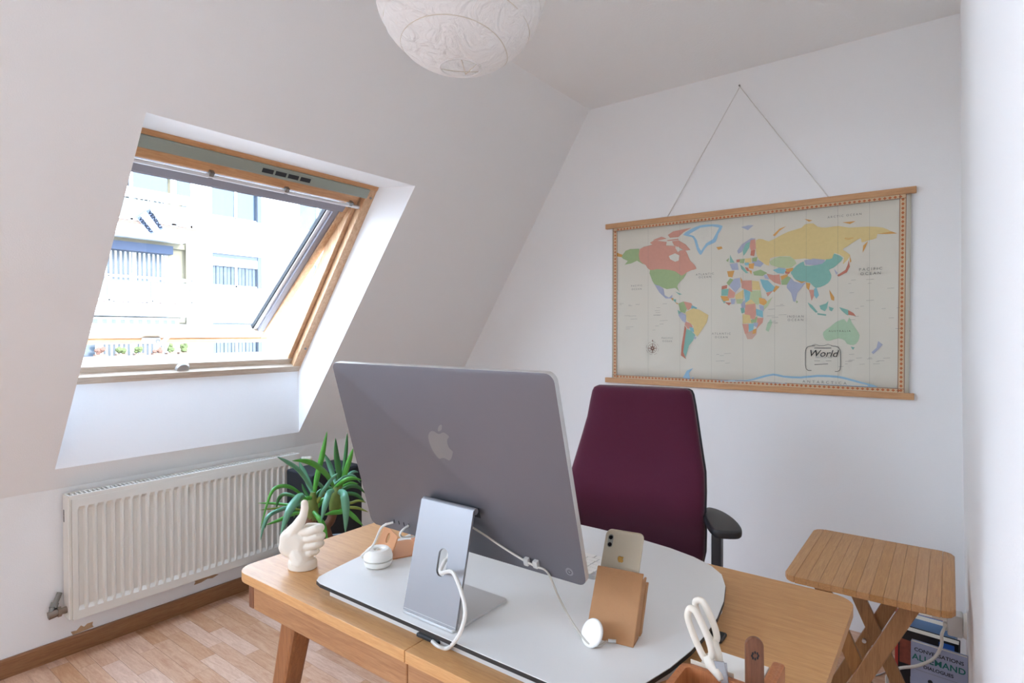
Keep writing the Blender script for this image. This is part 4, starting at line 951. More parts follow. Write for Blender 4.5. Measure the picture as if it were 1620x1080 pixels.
# ------------------------------------------------------------------ paper lantern
LC = EYE + (_f * FPX + _r * (728 - 810) - _u * (-28 - 540)) * (1.36 / FPX); LR = .203; LH = .205
ln = thing('paper_lantern', 'round white rice-paper lantern hanging from the ceiling', 'lantern', LC)
b = nbm(); rings_ = []; nz, na = 60, 96
z_lo = -.972
tilts = [(random.uniform(-.10, .10), random.uniform(0, 6.28)) for _ in range(14)]
for i in range(nz + 1):
    zz = z_lo + (1.93) * i / nz; row = []
    for k in range(na):
        a = 2 * math.pi * k / na; rr = math.sqrt(max(0, 1 - zz * zz))
        q = 1.0
        u_ = (zz + .055 * math.sin(a + 1.1) + .03 * math.sin(2 * a + .4)) * 8.0        # ribs that wander round the globe
        sag = abs(math.sin(math.pi * u_ * .5)) ** .6
        q -= .018 * (1 - sag) ; q += .005 * math.sin(a * 7 + zz * 11) * sag + .004 * math.sin(a * 17 - zz * 23) * sag + .003 * math.sin(a * 31 + 5 * math.sin(zz * 9)) * sag
        row.append(b.verts.new((LR * rr * q * math.cos(a), LR * rr * q * math.sin(a), LH * zz)))
    rings_.append(row)
for a_, c_ in zip(rings_, rings_[1:]):
    for k in range(na): b.faces.new((a_[k], a_[(k + 1) % na], c_[(k + 1) % na], c_[k]))
obj('paper_shade', b, 'paper', ln, 'all', world=False)
for u0 in (-6, -4, -2, 0, 2, 4, 6):
    P_ = []
    for k in range(97):
        a = 2 * math.pi * k / 96; zz = max(-.965, min(.95, u0 / 8.0 - .055 * math.sin(a + 1.1) - .03 * math.sin(2 * a + .4))); rr = math.sqrt(1 - zz * zz)
        P_.append((LR * rr * .982 * math.cos(a), LR * rr * .982 * math.sin(a), LH * zz))
    b = nbm(); tube(b, P_, .0011, 5); obj('rib', b, 'wire', ln, world=False)
rb = LR * math.sqrt(1 - z_lo ** 2)
b = nbm(); tube(b, [(rb * math.cos(2 * math.pi * k / 40), rb * math.sin(2 * math.pi * k / 40), LH * z_lo) for k in range(41)], .0022, 6); obj('bottom_ring', b, 'paper', ln, world=False)
b = nbm(); tube(b, [(rb * .9 * math.cos(2), rb * .9 * math.sin(2), LH * z_lo + .004), (rb * .9 * math.cos(.3), rb * .9 * math.sin(.3), LH * z_lo + .004), (rb * .8 * math.cos(-.9), rb * .8 * math.sin(-.9), LH * z_lo + .02), (rb * .9 * math.cos(2), rb * .9 * math.sin(2), LH * z_lo + .004)], .0011, 5); obj('wire_frame', b, 'wire', ln, world=False)
b = nbm(); tube(b, [(0, 0, LH * .9), (0, 0, ZC - LC.z)], .003, 8); obj('cord', b, 'white_pl', ln, world=False)
b = nbm(); lathe(b, [(.045, ZC - LC.z - .03), (.05, ZC - LC.z - .002), (.05, ZC - LC.z)], 24); obj('ceiling_rose', b, 'white_pl', ln, True, world=False)
b = nbm(); tube(b, [(0, 0, LH * .86), (0, 0, LH * .60)], .018, 14); obj('bulb_holder', b, 'white_pl', ln, True, world=False)
b = nbm(); bmesh.ops.create_uvsphere(b, u_segments=20, v_segments=12, radius=.03, matrix=Matrix.Translation((0, 0, LH * .45))); obj('bulb', b, 'white_lam', ln, 'all', world=False)

# ------------------------------------------------------------------ world map on wooden hanger bars
YM = YB - .012
mp_ = thing('wall_map', 'printed world map hanging from oak bars and a string on the back wall', 'map', on(1204, 480, 'y', YM))
def mq(cx, cy): p = on(940 + cx / 3, 280 + cy / 3, 'y', YM); return (p.x, p.z)
xL, xR = mq(57, 240)[0], mq(1530, 60)[0]
zT = on(1204, 0, 'y', YM).z
zt1 = (mq(57, 225)[1] + mq(1530, 44)[1]) / 2; zt0 = zt1 - .027; zb0 = (mq(57, 978)[1] + mq(1530, 1051)[1]) / 2; zb1 = zb0 + .027
# straighten: photo points are re-read against the bars so that the sheet is a true rectangle
def mz(cx, cy):
    x, z = mq(cx, cy); return (x, z, 0)
for z0_, z1_ in ((zt0, zt1), (zb0, zb1)):
    b = nbm(); box(b, (xL, YB - .022, z0_), (xR, YB - .002, z1_)); bevel(b, .002, 2); obj('hanger_bar', b, 'bar', mp_)
sxL, sxR = mq(86, 300)[0], mq(1503, 300)[0]
b = nbm(); ncol = 60
def wav(x, z): return YM + .0007 * math.sin((x - sxL) * 31) * min(1, (zt0 - z) * 6 + .1) + .0003 * math.sin((x - sxL) * 77 + z * 2)
gr = [[b.verts.new((sxL + (sxR - sxL) * i / ncol, wav(sxL + (sxR - sxL) * i / ncol, zb1 + (zt0 - zb1) * j / 12), zb1 - .004 + (zt0 - zb1 + .008) * j / 12)) for i in range(ncol + 1)] for j in range(13)]
for j in range(12):
    for i in range(ncol): b.faces.new((gr[j][i], gr[j][i + 1], gr[j + 1][i + 1], gr[j + 1][i]))
sheet = obj('map_sheet', b, 'sheet', mp_, 'all'); md = sheet.modifiers.new('thick', 'SOLIDIFY'); md.thickness = .0006; md.offset = 1
def wp(x, z, k): return Vector((x, wav(x, z) - .0012 - .0003 * k, z))
PAL = dict(g='98ad7c', l='b1bd92', p='c9927f', q='c4a18e', y='d3bd82', b='a3a8ba', t='7fb0a2', o='cf9a52', c='7fb2ba', w='cfccbf', s='8fb6cc', m='a6c0a0', r='b9745f')
PM = {k: mat('print_' + k, v, .6, var=.06, vscale=60) for k, v in PAL.items()}
LAND = [
 ('g', [(128,378),(150,350),(172,342),(215,340),(217,397),(238,417),(204,397),(176,410),(145,416),(160,398),(138,388)]), ('o', [(107,358),(138,370),(130,380),(107,376)]),
 ('p', [(217,342),(262,325),(300,315),(345,325),(385,328),(400,350),(430,345),(445,370),(455,395),(470,410),(486,434),(462,442),(440,452),(415,468),(385,447),(330,438),(265,441),(245,418),(217,397)]),
 ('p', [(265,312),(285,300),(345,308),(340,333),(290,330)]), ('p', [(370,305),(400,300),(435,320),(458,346),(430,350),(405,335),(380,325)]), ('p', [(350,275),(375,258),(462,240),(425,262),(400,285),(360,288)]), ('p', [(280,298),(320,283),(345,292),(300,302)]), ('p', [(345,300),(400,292),(402,298),(350,304)]),
 ('w', [(355,375),(385,362),(405,372),(402,396),(385,402),(362,390)]), ('w', [(385,335),(400,330),(415,345),(398,356)]),
 ('g', [(265,441),(330,438),(385,447),(415,466),(440,452),(425,480),(405,500),(395,520),(405,545),(385,526),(345,532),(310,516),(285,507),(270,475)]),
 ('b', [(285,507),(310,516),(330,531),(335,560),(355,572),(372,558),(370,576),(340,576),(310,548)]), ('o', [(362,572),(378,575),(374,588)]), ('t', [(372,580),(390,580),(388,596)]), ('t', [(385,543),(418,556),(405,559)]), ('o', [(384,594),(400,600),(396,604)]),
 ('s', [(422,275),(455,250),(500,230),(560,224),(610,232),(590,270),(577,308),(540,325),(520,350),(505,370),(488,345),(478,310),(465,285)]), ('w', [(450,272),(505,240),(560,234),(594,240),(578,270),(564,295),(532,315),(508,350),(498,335),(488,300),(474,280)]),
 ('o', [(580,333),(605,329),(610,339),(590,346)]),
 ('g', [(400,600),(425,590),(440,625),(432,645),(410,640)]), ('p', [(425,590),(462,598),(470,615),(446,632),(430,612)]), ('c', [(463,608),(490,620),(480,632),(460,624)]), ('t', [(396,630),(412,640),(402,656)]), ('b', [(400,655),(412,640),(437,656),(434,692),(418,682)]),
 ('y', [(435,640),(470,622),(500,630),(543,655),(535,690),(515,720),(490,757),(475,740),(470,705),(440,680)]), ('p', [(433,685),(460,695),(468,712),(445,720),(430,700)]), ('c', [(452,710),(475,718),(478,737),(458,730)]), ('t', [(440,720),(462,730),(480,750),(470,775),(450,800),(440,835),(433,860),(420,850),(425,790),(432,740)]), ('r', [(430,703),(438,718),(432,760),(423,830),(437,864),(412,846),(415,800),(425,740)]), ('b', [(470,753),(486,762),(478,771)]),
 ('g', [(628,502),(645,480),(662,487),(640,516)]), ('b', [(640,516),(665,482),(692,478),(695,520),(670,549),(655,531)]), ('o', [(694,474),(704,490),(698,506)]), ('p', [(700,491),(748,490),(750,546),(700,526)]), ('y', [(750,491),(782,495),(791,536),(750,536)]), ('t', [(605,532),(640,530),(640,563),(604,563)]), ('r', [(606,518),(632,512),(630,528),(605,534)]), ('o', [(600,564),(640,566),(640,586),(610,590)]), ('p', [(640,526),(670,549),(665,572),(632,576)]), ('y', [(668,560),(710,533),(708,576),(672,579)]), ('c', [(710,529),(742,545),(738,581),(718,599)]), ('l', [(742,540),(790,537),(796,580),(780,606),(750,601),(740,580)]), ('l', [(674,579),(708,578),(701,601),(678,601)]),
 ('t', [(603,578),(625,588),(618,601)]), ('r', [(620,594),(652,596),(640,609)]), ('b', [(648,578),(670,578),(666,603),(650,603)]), ('b', [(696,601),(715,584),(719,620),(700,622)]), ('o', [(783,572),(810,578),(828,600),(805,609),(785,600)]), ('l', [(828,584),(848,568),(825,611),(805,632),(804,612)]), ('b', [(783,606),(805,611),(806,636),(788,630)]), ('t', [(694,622),(712,614),(716,642),(700,647)]), ('p', [(718,606),(765,600),(771,640),(763,676),(745,672),(714,651)]), ('y', [(718,597),(745,580),(765,600),(720,606)]), ('c', [(768,624),(801,635),(802,667),(770,656)]), ('y', [(704,650),(740,655),(746,691),(705,696)]), ('g', [(741,680),(776,660),(770,691),(745,693)]), ('p', [(774,668),(804,668),(800,690),(780,711),(770,722)]), ('p', [(703,697),(736,697),(731,740),(716,744)]), ('c', [(733,697),(760,694),(756,725),(735,735)]), ('b', [(757,690),(779,692),(773,713),(758,706)]), ('q', [(717,743),(735,733),(758,722),(773,720),(771,745),(750,769),(727,769)]), ('o', [(755,724),(770,718),(768,740),(752,745)]), ('m', [(838,673),(846,690),(828,734),(814,726),(822,695)]),
 ('t', [(645,368),(656,390),(667,406),(644,406)]), ('g', [(626,396),(640,384),(636,403)]), ('b', [(643,413),(680,407),(686,440),(655,441)]), ('o', [(631,447),(666,444),(656,476),(637,473)]), ('b', [(679,350),(700,320),(745,290),(767,292),(720,320),(700,356),(684,364)]), ('t', [(705,350),(720,315),(741,307),(736,335),(720,361),(709,374)]), ('p', [(743,300),(765,295),(769,340),(745,351),(739,330)]), ('g', [(689,390),(715,387),(711,409),(692,409)]), ('y', [(715,387),(746,384),(746,406),(717,406)]), ('r', [(675,392),(692,390),(690,404),(676,404)]), ('t', [(693,414),(711,429),(732,456),(720,456),(699,436)]), ('o', [(734,411),(761,409),(756,436),(734,433)]), ('c', [(713,408),(735,404),(736,419),(716,419)]), ('b', [(749,402),(780,394),(807,408),(790,427),(760,421)]), ('g', [(751,384),(776,379),(771,401),(751,401)]), ('g', [(754,450),(790,439),(822,455),(800,469),(760,466)]), ('o', [(734,440),(749,445),(746,463)]), ('r', [(745,345),(765,345),(760,375),(742,372)]), ('r', [(715,428),(730,430),(738,446),(726,446)]),
 ('y', [(768,300),(800,295),(830,305),(870,285),(920,260),(985,240),(1000,225),(1040,220),(1060,235),(1100,240),(1160,232),(1210,240),(1300,235),(1370,240),(1412,260),(1395,266),(1345,270),(1340,290),(1300,301),(1270,310),(1265,290),(1230,310),(1200,330),(1180,345),(1216,370),(1190,405),(1180,411),(1185,380),(1140,360),(1130,385),(1095,391),(1040,393),(1000,386),(950,391),(930,376),(880,376),(835,386),(830,421),(800,406),(780,386),(770,360)]),
 ('o', [(1300,304),(1287,335),(1274,360),(1277,325)]), ('o', [(1213,370),(1221,400),(1214,407)]), ('o', [(848,276),(880,245),(912,233),(880,255),(858,281)]), ('b', [(698,238),(730,229),(757,229),(730,252)]), ('o', [(998,199),(1036,205),(1020,212)]), ('o', [(1178,215),(1242,209),(1215,223)]), ('o', [(1345,270),(1412,258),(1440,268),(1395,270)]), ('o', [(1150,285),(1156,284),(1205,290),(1265,283),(1262,290),(1200,298),(1152,296)]),
 ('l', [(830,401),(855,386),(880,377),(930,377),(951,392),(961,410),(935,431),(890,433),(850,421),(838,416)]), ('c', [(848,441),(880,430),(911,441),(900,459),(870,456)]), ('b', [(868,428),(905,432),(915,440),(880,434)]), ('o', [(908,436),(947,430),(940,446),(915,451)]), ('r', [(905,446),(935,444),(925,460),(908,458)]), ('p', [(819,458),(850,465),(880,462),(886,511),(855,501),(830,481)]), ('o', [(884,470),(921,459),(915,481),(890,491)]), ('g', [(888,491),(920,470),(936,478),(915,511),(890,511)]), ('b', [(804,462),(820,465),(831,486),(811,481)]), ('c', [(787,485),(825,490),(850,515),(863,525),(845,541),(818,546),(800,521)]), ('p', [(816,549),(849,540),(824,567)]), ('o', [(862,514),(880,520),(855,547),(848,540)]),
 ('b', [(916,505),(935,478),(950,495),(985,505),(1006,499),(985,525),(965,550),(955,592),(945,590),(935,550),(914,525)]), ('o', [(953,486),(985,496),(1007,494),(985,504)]), ('g', [(959,585),(969,592),(960,599)]),
 ('t', [(934,451),(960,420),(995,400),(1000,420),(1050,418),(1095,400),(1100,385),(1110,361),(1146,365),(1181,385),(1160,410),(1135,431),(1115,440),(1126,465),(1120,491),(1095,513),(1050,526),(1025,501),(985,496),(955,486),(940,465)]), ('b', [(997,395),(1040,387),(1096,392),(1090,410),(1050,419),(1004,416)]),
 ('b', [(1138,435),(1156,455),(1149,464)]), ('r', [(1208,394),(1214,425),(1200,452),(1160,472),(1153,466),(1193,440),(1204,415)]), ('o', [(1004,500),(1026,505),(1020,537),(1009,527)]), ('p', [(1019,535),(1046,535),(1045,561),(1032,588),(1024,551)]), ('c', [(1044,530),(1056,524),(1067,560),(1055,577),(1043,560)]),
 ('t', [(1013,594),(1035,608),(1062,641),(1051,643),(1025,617)]), ('t', [(1059,645),(1101,651),(1101,658),(1061,653)]), ('t', [(1069,610),(1100,600),(1112,587),(1106,620),(1095,637),(1075,627)]), ('t', [(1113,614),(1137,622),(1128,637),(1117,632)]), ('o', [(1116,534),(1126,550),(1140,570),(1139,587),(1125,582),(1119,555)]), ('t', [(1163,617),(1206,630),(1206,657),(1195,651),(1174,633)]), ('r', [(1206,631),(1231,645),(1243,660),(1206,653)]),
 ('m', [(1088,735),(1120,710),(1145,690),(1165,680),(1187,674),(1200,690),(1211,665),(1223,690),(1246,725),(1260,750),(1252,780),(1231,797),(1200,791),(1190,776),(1160,765),(1120,776),(1099,774),(1088,755)]), ('t', [(1218,804),(1237,808),(1228,820)]), ('b', [(1348,778),(1370,795),(1350,817),(1325,840),(1316,831),(1340,810)]),
 ('s', [(600,964),(720,963),(780,948),(850,932),(900,942),(980,946),(1060,938),(1150,942),(1200,952),(1270,972),(1347,997),(1100,987),(600,970)]), ('w', [(640,967),(730,968),(790,955),(850,941),(900,951),(980,955),(1060,948),(1150,952),(1200,962),(1260,978),(1300,992),(1100,984),(640,971)]), ('s', [(418,957),(440,918),(470,906),(450,930),(457,960)]), ('s', [(330,950),(345,945),(343,956)]), ('s', [(460,955),(470,948),(475,960)]),
]
keys = list(PAL); b = nbm(); zt_in = None
for i, (cidx, poly) in enumerate(LAND):
    P_ = [mq(*q) for q in (cr(poly, 2) if len(poly) > 12 else poly)]
    vs_ = [b.verts.new(wp(x, z, 1 + (i % 5) * .15 + (2 if cidx == 'w' else 0))) for x, z in P_]
    f_ = b.faces.new(vs_); f_.material_index = keys.index(cidx)
    f_.normal_update()
    if f_.normal.y > 0: f_.normal_flip()
bmesh.ops.triangulate(b, faces=b.faces[:], ngon_method='EAR_CLIP')
me = bpy.data.meshes.new('printed_lands'); b.to_mesh(me); b.free()
obj('printed_lands', me, [PM[k] for k in keys], sheet)
# printed border: ornament band, dark rules
IN = .022
M['band'] = mat('band_cream', 'cdb38f', .6); M['band_o'] = mat('band_orange', 'b8673a', .6); M['band_l'] = mat('band_rule', '7b4f38', .6)
bx0, bx1, bz0, bz1 = mq(92, 300)[0], mq(1479, 300)[0], zb1, zt0
b = nbm()
def strip(b, x0, x1, z0_, z1_, k):
    n_ = max(1, int((x1 - x0) / .024))
    for i in range(n_):
        a, c = x0 + (x1 - x0) * i / n_, x0 + (x1 - x0) * (i + 1) / n_
        b.faces.new([b.verts.new(wp(*q, k)) for q in ((a, z0_), (c, z0_), (c, z1_), (a, z1_))])
for q in ((bx0, bx0 + IN, bz0, bz1), (bx1 - IN, bx1, bz0, bz1), (bx0, bx1, bz1 - IN * .75, bz1), (bx0, bx1, bz0, bz0 + IN * .75)): strip(b, *q, 1)
obj('printed_border', b, 'band', sheet)
b = nbm(); x = bx0 + IN
while x < bx1 - IN:
    for zc in (bz1 - IN * .4, bz0 + IN * .4): b.faces.new([b.verts.new(wp(x + dx, zc + dz, 3)) for dx, dz in ((0, 0), (.007, -.006), (.014, 0), (.007, .006))])
    x += .0185
z = bz0 + .01
while z < bz1 - .01:
    for xc in (bx0 + IN / 2, bx1 - IN / 2): b.faces.new([b.verts.new(wp(xc + dx, z + dz, 3)) for dx, dz in ((-.006, 0), (0, -.007), (.006, 0), (0, .007))])
    z += .0185
obj('border_ornament', b, 'band_o', sheet)
b = nbm()
for x in (bx0, bx0 + IN, bx1 - IN, bx1): strip(b, x - .001, x + .001, bz0, bz1, 4)
for z in (bz0 + IN * .75, bz1 - IN * .75): strip(b, bx0, bx1, z - .001, z + .001, 4)
obj('border_rule', b, 'band_l', sheet)
def mt_(body, cx, cy, size, m='ink_soft', shear=0, space=1, bold=0):
    x0, z0_ = mq(cx, cy); text('map_lettering', body, size, m, lambda x, y, z: wp(x0 + x, z0_ + y, 9), sheet, shear=shear, space=space, bold=bold, extrude=0)
mt_('World', 1085, 838, .043, 'ink', .3); mt_('POLITICAL MAP', 1090, 856, .008, space=1.2)
for t_, x, y, s_ in (('PACIFIC', 1312, 437, .017), ('OCEAN', 1312, 458, .017), ('PACIFIC', 203, 516, .013), ('OCEAN', 203, 532, .013), ('ATLANTIC', 526, 461, .014), ('OCEAN', 526, 475, .014), ('ATLANTIC', 604, 743, .014), ('OCEAN', 604, 760, .014), ('INDIAN', 956, 662, .015), ('OCEAN', 956, 678, .015), ('PACIFIC', 348, 764, .012), ('OCEAN', 348, 779, .012), ('ARCTIC OCEAN', 1188, 184, .013), ('ANTARCTICA', 1092, 974, .017), ('AUSTRALIA', 1165, 731, .012)):
    mt_(t_, x, y, s_, space=1.5 if t_ != 'ANTARCTICA' else 1.9)
b = nbm()
def ln_(pts, w=.0016):
    P_ = [Vector((*mq(*q), 0)) for q in pts]
    for a, c in zip(P_, P_[1:]):
        d = (c - a).normalized(); n_ = Vector((-d.y, d.x, 0)) * w / 2
        b.faces.new([b.verts.new(wp(q.x, q.y, 7)) for q in (a - n_, c - n_, c + n_, a + n_)])
ln_([(1050, 800), (1030, 801), (1014, 805), (1006, 815), (1003, 830), (1003, 890), (1006, 908), (1016, 917), (1032, 917)], .003); ln_([(1125, 800), (1145, 803), (1160, 808), (1168, 820), (1170, 835), (1170, 895), (1167, 915), (1157, 922), (1143, 922)], .003)
ln_([(1035, 798), (1050, 793), (1070, 800), (1090, 800), (1110, 793), (1130, 800)], .002); ln_([(1045, 811), (1126, 811)], .004); ln_([(1045, 872), (1072, 872)]); ln_([(1100, 872), (1126, 872)]); ln_([(1046, 890), (1110, 886)], .003)
for k in range(70):      # place names too small to read: short strokes over the sea
    cx, cy = random.choice(((random.uniform(1200, 1440), random.uniform(480, 720)), (random.uniform(115, 330), random.uniform(600, 730)), (random.uniform(820, 900), random.uniform(600, 720)), (random.uniform(560, 640), random.uniform(780, 900)), (random.uniform(1150, 1440), random.uniform(820, 900)))); w_ = random.uniform(12, 38); ln_([(cx, cy), (cx + w_, cy - w_ * .05)], .0010)
for k in range(1, 9): ln_([(107 + k * 150, 240 - k * 17), (107 + k * 150, 950 + k * 6)], .0005)
obj('fine_print', b, 'ink_soft', sheet)
b = nbm(); cxr, czr = mq(277, 812)
for k in range(8):
    a = k * math.pi / 4; r_ = .030 if k % 2 == 0 else .021
    b.faces.new([b.verts.new(wp(cxr + x, czr + z, 3.5)) for x, z in ((.005 * math.cos(a - .7), .005 * math.sin(a - .7)), (r_ * math.cos(a), r_ * math.sin(a)), (.005 * math.cos(a + .7), .005 * math.sin(a + .7)))])
for k in range(24):
    a, c = 2 * math.pi * k / 24, 2 * math.pi * (k + 1) / 24
    for r0, r1 in ((.023, .0245), (.034, .0350)):
        if r0 > .03 and k % 3 == 0: continue
        b.faces.new([b.verts.new(wp(cxr + r * math.cos(t), czr + r * math.sin(t), 3)) for r, t in ((r0, a), (r1, a), (r1, c), (r0, c))])
b.faces.new([b.verts.new(wp(cxr + x, czr + z, 3)) for x, z in ((-.004, .037), (.004, .037), (0, .047))])
obj('compass_rose', b, 'band_l', sheet)
top = on(1170.5, 137, 'y', YB - .006)
b = nbm(); tube(b, [(mq(345, 190)[0], YB - .012, zt1 - .004), top, (mq(1115, 85)[0], YB - .012, zt1 - .004)], .0024, 6); obj('string', b, 'cable', mp_, True)
b = nbm(); tube(b, [top + Vector((0, .006, 0)), top + Vector((0, -.008, .003))], .0022, 8); tube(b, [top + Vector((0, -.008, .003)), top + Vector((0, -.0095, .0035))], .0045, 10); tag(obj('nail', b, 'steel'), 'small nail in the back wall holding the map string', 'nail')

# ------------------------------------------------------------------ the building across the street
XF = -23.0
fb = thing('apartment_building', 'sunlit white apartment building with balconies seen through the roof window', 'building', (XF - 2, 11, -9))
def fbx(name, lo, hi, m, parent=fb): b = nbm(); box(b, lo, hi); return obj(name, b, m, parent)
def fq(px, py, x=XF): p = on(px, py, 'x', x); return p.y, p.z
fbx('facade_wall', (XF - 6, -14, -9), (XF - .25, 34, 13.5), 'fac')
FH = 2.72
zrow = [5.83 + FH, 5.83, 3.10, .36, -2.36]
cols = [(11.1, 13.15), (14.93, 16.95), (18.9, 20.9)]
# outer skin with real window recesses
edges_y = [10.35] + [v for c in cols for v in c] + [34]
for i in range(0, len(edges_y) - 1, 2): fbx('wall_pier', (XF - .25, edges_y[i], -9), (XF, edges_y[i + 1], 13.5), 'fac')
for ya, yb_ in cols:
    zz = [-9]
    for z in sorted(zrow): zz += [z, z + 1.32]
    zz += [13.5]
    for i in range(0, len(zz), 2): fbx('wall_spandrel', (XF - .25, ya, zz[i]), (XF, yb_, zz[i + 1]), 'fac')
    for ri, z in enumerate(zrow):
        w_ = fbx('window', (XF - .20, ya, z), (XF - .18, yb_, z + 1.32), 'fac_pane')
        m_ = (ya + yb_) / 2
        for lo, hi in (((ya, z), (ya + .07, z + 1.32)), ((yb_ - .07, z), (yb_, z + 1.32)), ((m_ - .05, z), (m_ + .05, z + 1.32)), ((ya, z), (yb_, z + .09)), ((ya, z + 1.25), (yb_, z + 1.32))): fbx('frame_bar', (XF - .18, lo[0], lo[1]), (XF - .13, hi[0], hi[1]), 'fac_frame', w_)
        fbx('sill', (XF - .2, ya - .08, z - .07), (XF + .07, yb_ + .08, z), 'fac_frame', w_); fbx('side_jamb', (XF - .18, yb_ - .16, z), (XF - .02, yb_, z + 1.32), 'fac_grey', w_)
        if ri >= 2 and ya < 14:
            fbx('shutter_box', (XF - .17, ya, z + .84), (XF - .06, yb_ - .16, z + 1.16), 'fac_frame', w_); fbx('shutter_shade_strip', (XF - .12, ya, z + 1.16), (XF - .05, yb_, z + 1.32), 'fac_grey', w_)  # grey strip paints the shaded recess over the shutter box
            for k in range(12):
                yk = ya + .08 + (yb_ - ya - .26) * k / 12; fbx('curtain_fold', (XF - .178, yk, z + .1), (XF - .165 + .02 * (k % 2), yk + .11, z + .84), 'fac_curt', w_)
# loggia stack on the left: recessed rooms, slabs, rails
YE = 10.30
fbx('loggia_return', (XF - .25, YE - .12, -9), (XF + .75, YE + .05, 13.5), 'fac_cream') if False else None
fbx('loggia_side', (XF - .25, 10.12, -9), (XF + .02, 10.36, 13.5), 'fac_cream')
XB = XF + 1.05
slabs = [5.02 + 2.74, 5.02, 2.28, -.46]
for si, z in enumerate(slabs):
    ye_ = fq(308, 372, XB)[0] if False else 10.42 * (XB / XF) + .02
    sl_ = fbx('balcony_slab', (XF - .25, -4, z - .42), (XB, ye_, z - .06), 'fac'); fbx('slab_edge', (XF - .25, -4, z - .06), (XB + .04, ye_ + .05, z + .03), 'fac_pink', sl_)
    # doors behind
    for ya, yb_, mm in ((5.2, 7.3, 'fac_pane'), (7.5, 8.45, 'fac_curt'), (8.55, 9.5, 'fac_curt')):
        d_ = fbx('balcony_door', (XF - .24, ya, z + .03), (XF - .20, yb_, z + 2.1), mm); fbx('door_frame', (XF - .2, yb_ - .06, z + .03), (XF - .16, yb_ + .06, z + 2.1), 'fac_frame', d_); fbx('door_head', (XF - .2, ya, z + 2.04), (XF - .16, yb_, z + 2.14), 'fac_frame', d_)
        if mm == 'fac_curt':
            for k in range(6): fbx('curtain_fold', (XF - .2, ya + .05 + k * .15, z + .05), (XF - .185, ya + .11 + k * .15, z + 2.02), 'fac_frame', d_)
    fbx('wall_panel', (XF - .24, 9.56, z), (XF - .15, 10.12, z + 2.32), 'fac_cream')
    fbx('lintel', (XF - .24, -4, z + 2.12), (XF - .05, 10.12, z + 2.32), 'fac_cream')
    rail = fbx('balcony_rail', (XB - .08, -4, z + .86), (XB - .02, ye_ - .05, z + .93), 'fac_frame')
    fbx('lower_rail', (XB - .08, -4, z + .06), (XB - .02, ye_ - .05, z + .13), 'fac_frame', rail)
    for k in range(9): fbx('rail_post', (XB - .08, ye_ - .13 - k * 1.3, z), (XB - .02, ye_ - .07 - k * 1.3, z + .9), 'fac_frame', rail)
    fbx('parapet_panel', (XB - .06, -4, z + .14), (XB - .045, ye_ - .14, z + .78), 'fac_panel', rail); fbx('side_panel', (XF - .0, ye_ - .10, z + .14), (XB - .08, ye_ - .08, z + .78), 'fac_panel', rail)
    fbx('side_rail', (XF - .0, ye_ - .12, z + .86), (XB - .08, ye_ - .06, z + .93), 'fac_frame', rail)
# enclosed balcony above: glazing on the rail
z = slabs[1]; yE2 = 10.42 * (XB / XF) - .05
en_ = fbx('enclosure_band', (XB - .10, -4, z + .82), (XB - .0, yE2, z + 1.16), 'fac_frame')
for ya, yb_ in ((5.9, 7.95), (8.05, 9.18), (9.42, 9.95)):
    fbx('enclosure_pane', (XB - .07, ya - .1, z + 1.16), (XB - .05, yb_ - .1, z + 2.3), 'fac_pane', en_)
for y in (7.90, 9.2, 9.28, 9.86): fbx('enclosure_post', (XB - .09, y, z), (XB - .02, y + .09, z + 2.3), 'fac_frame', en_)
# awnings
fbx('folded_awning', (XF - .15, -2, slabs[2] + 1.86), (XF + .30, 9.55, slabs[2] + 2.16), 'fac_blue')
aw = fbx('awning_cloth', (XF - .1, 5.0, slabs[3] + 2.16), (XB - .12, 9.45, slabs[3] + 2.26), 'fac_frame')
for si, x_ in ((3, XB - .13), (1, XB - .3)):
    for k in range(17):
        y = 5.0 + k * .262; p = [(y, 0), (y + .13, 0), (y + .13, -.16), (y + .065, -.21), (y, -.16)]
        b = nbm(); prism(b, [(a, slabs[si] + 2.2 + c) for a, c in p], x_, x_ + .02, lambda y_, z_, x__: (x__, y_, z_)); obj('awning_scallop', b, 'fac_grey', aw)
        b = nbm(); p = [(a + .131, c) for a, c in p]; prism(b, [(a, slabs[si] + 2.2 + c) for a, c in p], x_, x_ + .02, lambda y_, z_, x__: (x__, y_, z_)); obj('awning_scallop', b, 'fac_cream', aw)
# chair and table on the lower balcony
z = slabs[2] + .03
bc = thing('balcony_chair', 'white plastic chair on the balcony across the street', 'chair', (XF + .5, 9.0, z))
fbx('seat', (XF + .3, 8.78, z + .40), (XF + .72, 9.22, z + .45), 'fac_frame', bc); fbx('backrest', (XF + .3, 8.76, z + .45), (XF + .7, 8.82, z + .88), 'fac_frame', bc)
for x in (XF + .31, XF + .66):
    fbx('armrest', (x, 8.78, z + .63), (x + .05, 9.22, z + .67), 'fac_frame', bc)
    for y in (8.78, 9.17): fbx('leg', (x, y, z), (x + .05, y + .05, z + .64), 'fac_frame', bc)
tb = thing('balcony_table', 'small folding table on the balcony across the street', 'table', (XF + .5, 9.6, z))
fbx('table_top', (XF + .25, 9.38, z + .68), (XF + .8, 9.85, z + .71), 'fac_frame', tb)
for x in (XF + .3, XF + .72):
    for s_ in (-1, 1): b = nbm(); tube(b, [(x, 9.61 - s_ * .2, z), (x, 9.61 + s_ * .2, z + .68)], .02, 6); obj('leg', b, 'plant_far', tb)
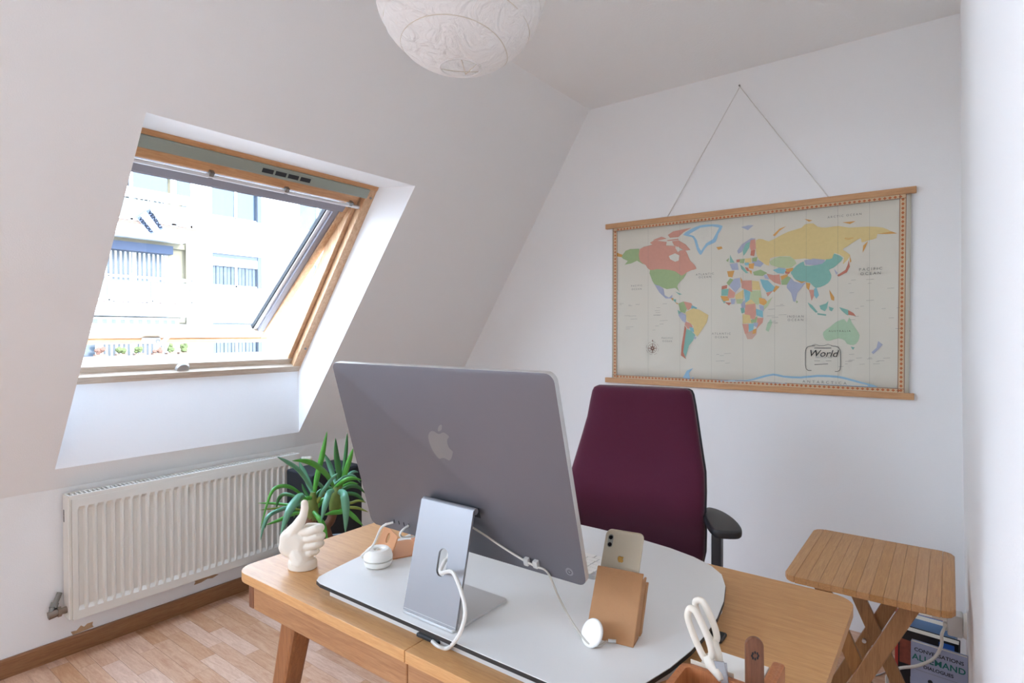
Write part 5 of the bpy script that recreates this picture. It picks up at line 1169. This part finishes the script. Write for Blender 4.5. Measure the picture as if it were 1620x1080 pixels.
# sale banner tied to the upper rail
c4 = [on(*p, 'x', XB + .05) for p in ((216, 345), (236, 330), (258, 362), (238, 370))]
bn_ = thing('sale_banner', 'white banner with blue lettered bands hanging askew on the upper balcony', 'banner', c4[0])
def bq(u_, v_, d=0): # u along the long side, v across
    a = c4[0] + (c4[3] - c4[0]) * u_; c = c4[1] + (c4[2] - c4[1]) * u_; p = a + (c - a) * v_; return Vector((p.x + d, p.y, p.z))
b = nbm(); hexa(b, [bq(0, 0), bq(1, 0), bq(1, 1), bq(0, 1), bq(0, 0, .02), bq(1, 0, .02), bq(1, 1, .02), bq(0, 1, .02)]); obj('banner_sheet', b, 'fac', bn_)
for v0, v1 in ((0, .27), (.73, 1)):
    b = nbm(); hexa(b, [bq(0, v0, .02), bq(1, v0, .02), bq(1, v1, .02), bq(0, v1, .02), bq(0, v0, .03), bq(1, v0, .03), bq(1, v1, .03), bq(0, v1, .03)]); obj('blue_band', b, 'fac_blue', bn_)
    text('banner_lettering', 'VENDU', .26, 'fac', lambda x, y, z, v0=v0: bq(.5 + x / 1.02, v0 + .135 + y / .80, .04), bn_, bold=.006)
# flowers on the lowest visible rail
for k, (y, mm) in enumerate(((7.0, 'flower'), (7.6, 'plant_far'), (8.15, 'plant_far'), (8.7, 'flower'), (9.15, 'plant_far'), (9.55, 'plant_far'))):
    fp_ = thing('flower_box', ('red-flowered window box', 'bushy green window box', 'low leafy window box', 'orange-flowered window box', 'tall leafy window box', 'end green window box')[k] + ' on the lowest balcony rail across the street', 'flower box', (XB, y, slabs[3] + .95))
    fbx('planter', (XB - .14, y - .16, slabs[3] + .93), (XB + .06, y + .16, slabs[3] + 1.05), 'fac_pink', fp_)
    b = nbm()
    for j in range(9): bmesh.ops.create_icosphere(b, subdivisions=1, radius=random.uniform(.05, .10), matrix=Matrix.Translation((XB - .04 + random.uniform(-.06, .06), y + random.uniform(-.10, .10), slabs[3] + 1.1 + random.uniform(0, .12 + .12 * (k > 3)))))
    obj('foliage', b, mm, fp_)
b = nbm(); box(b, (-60, -60, -9.6), (60, 60, -9.4)); struct('ground', b, 'asphalt', 'grey street far below between the buildings')
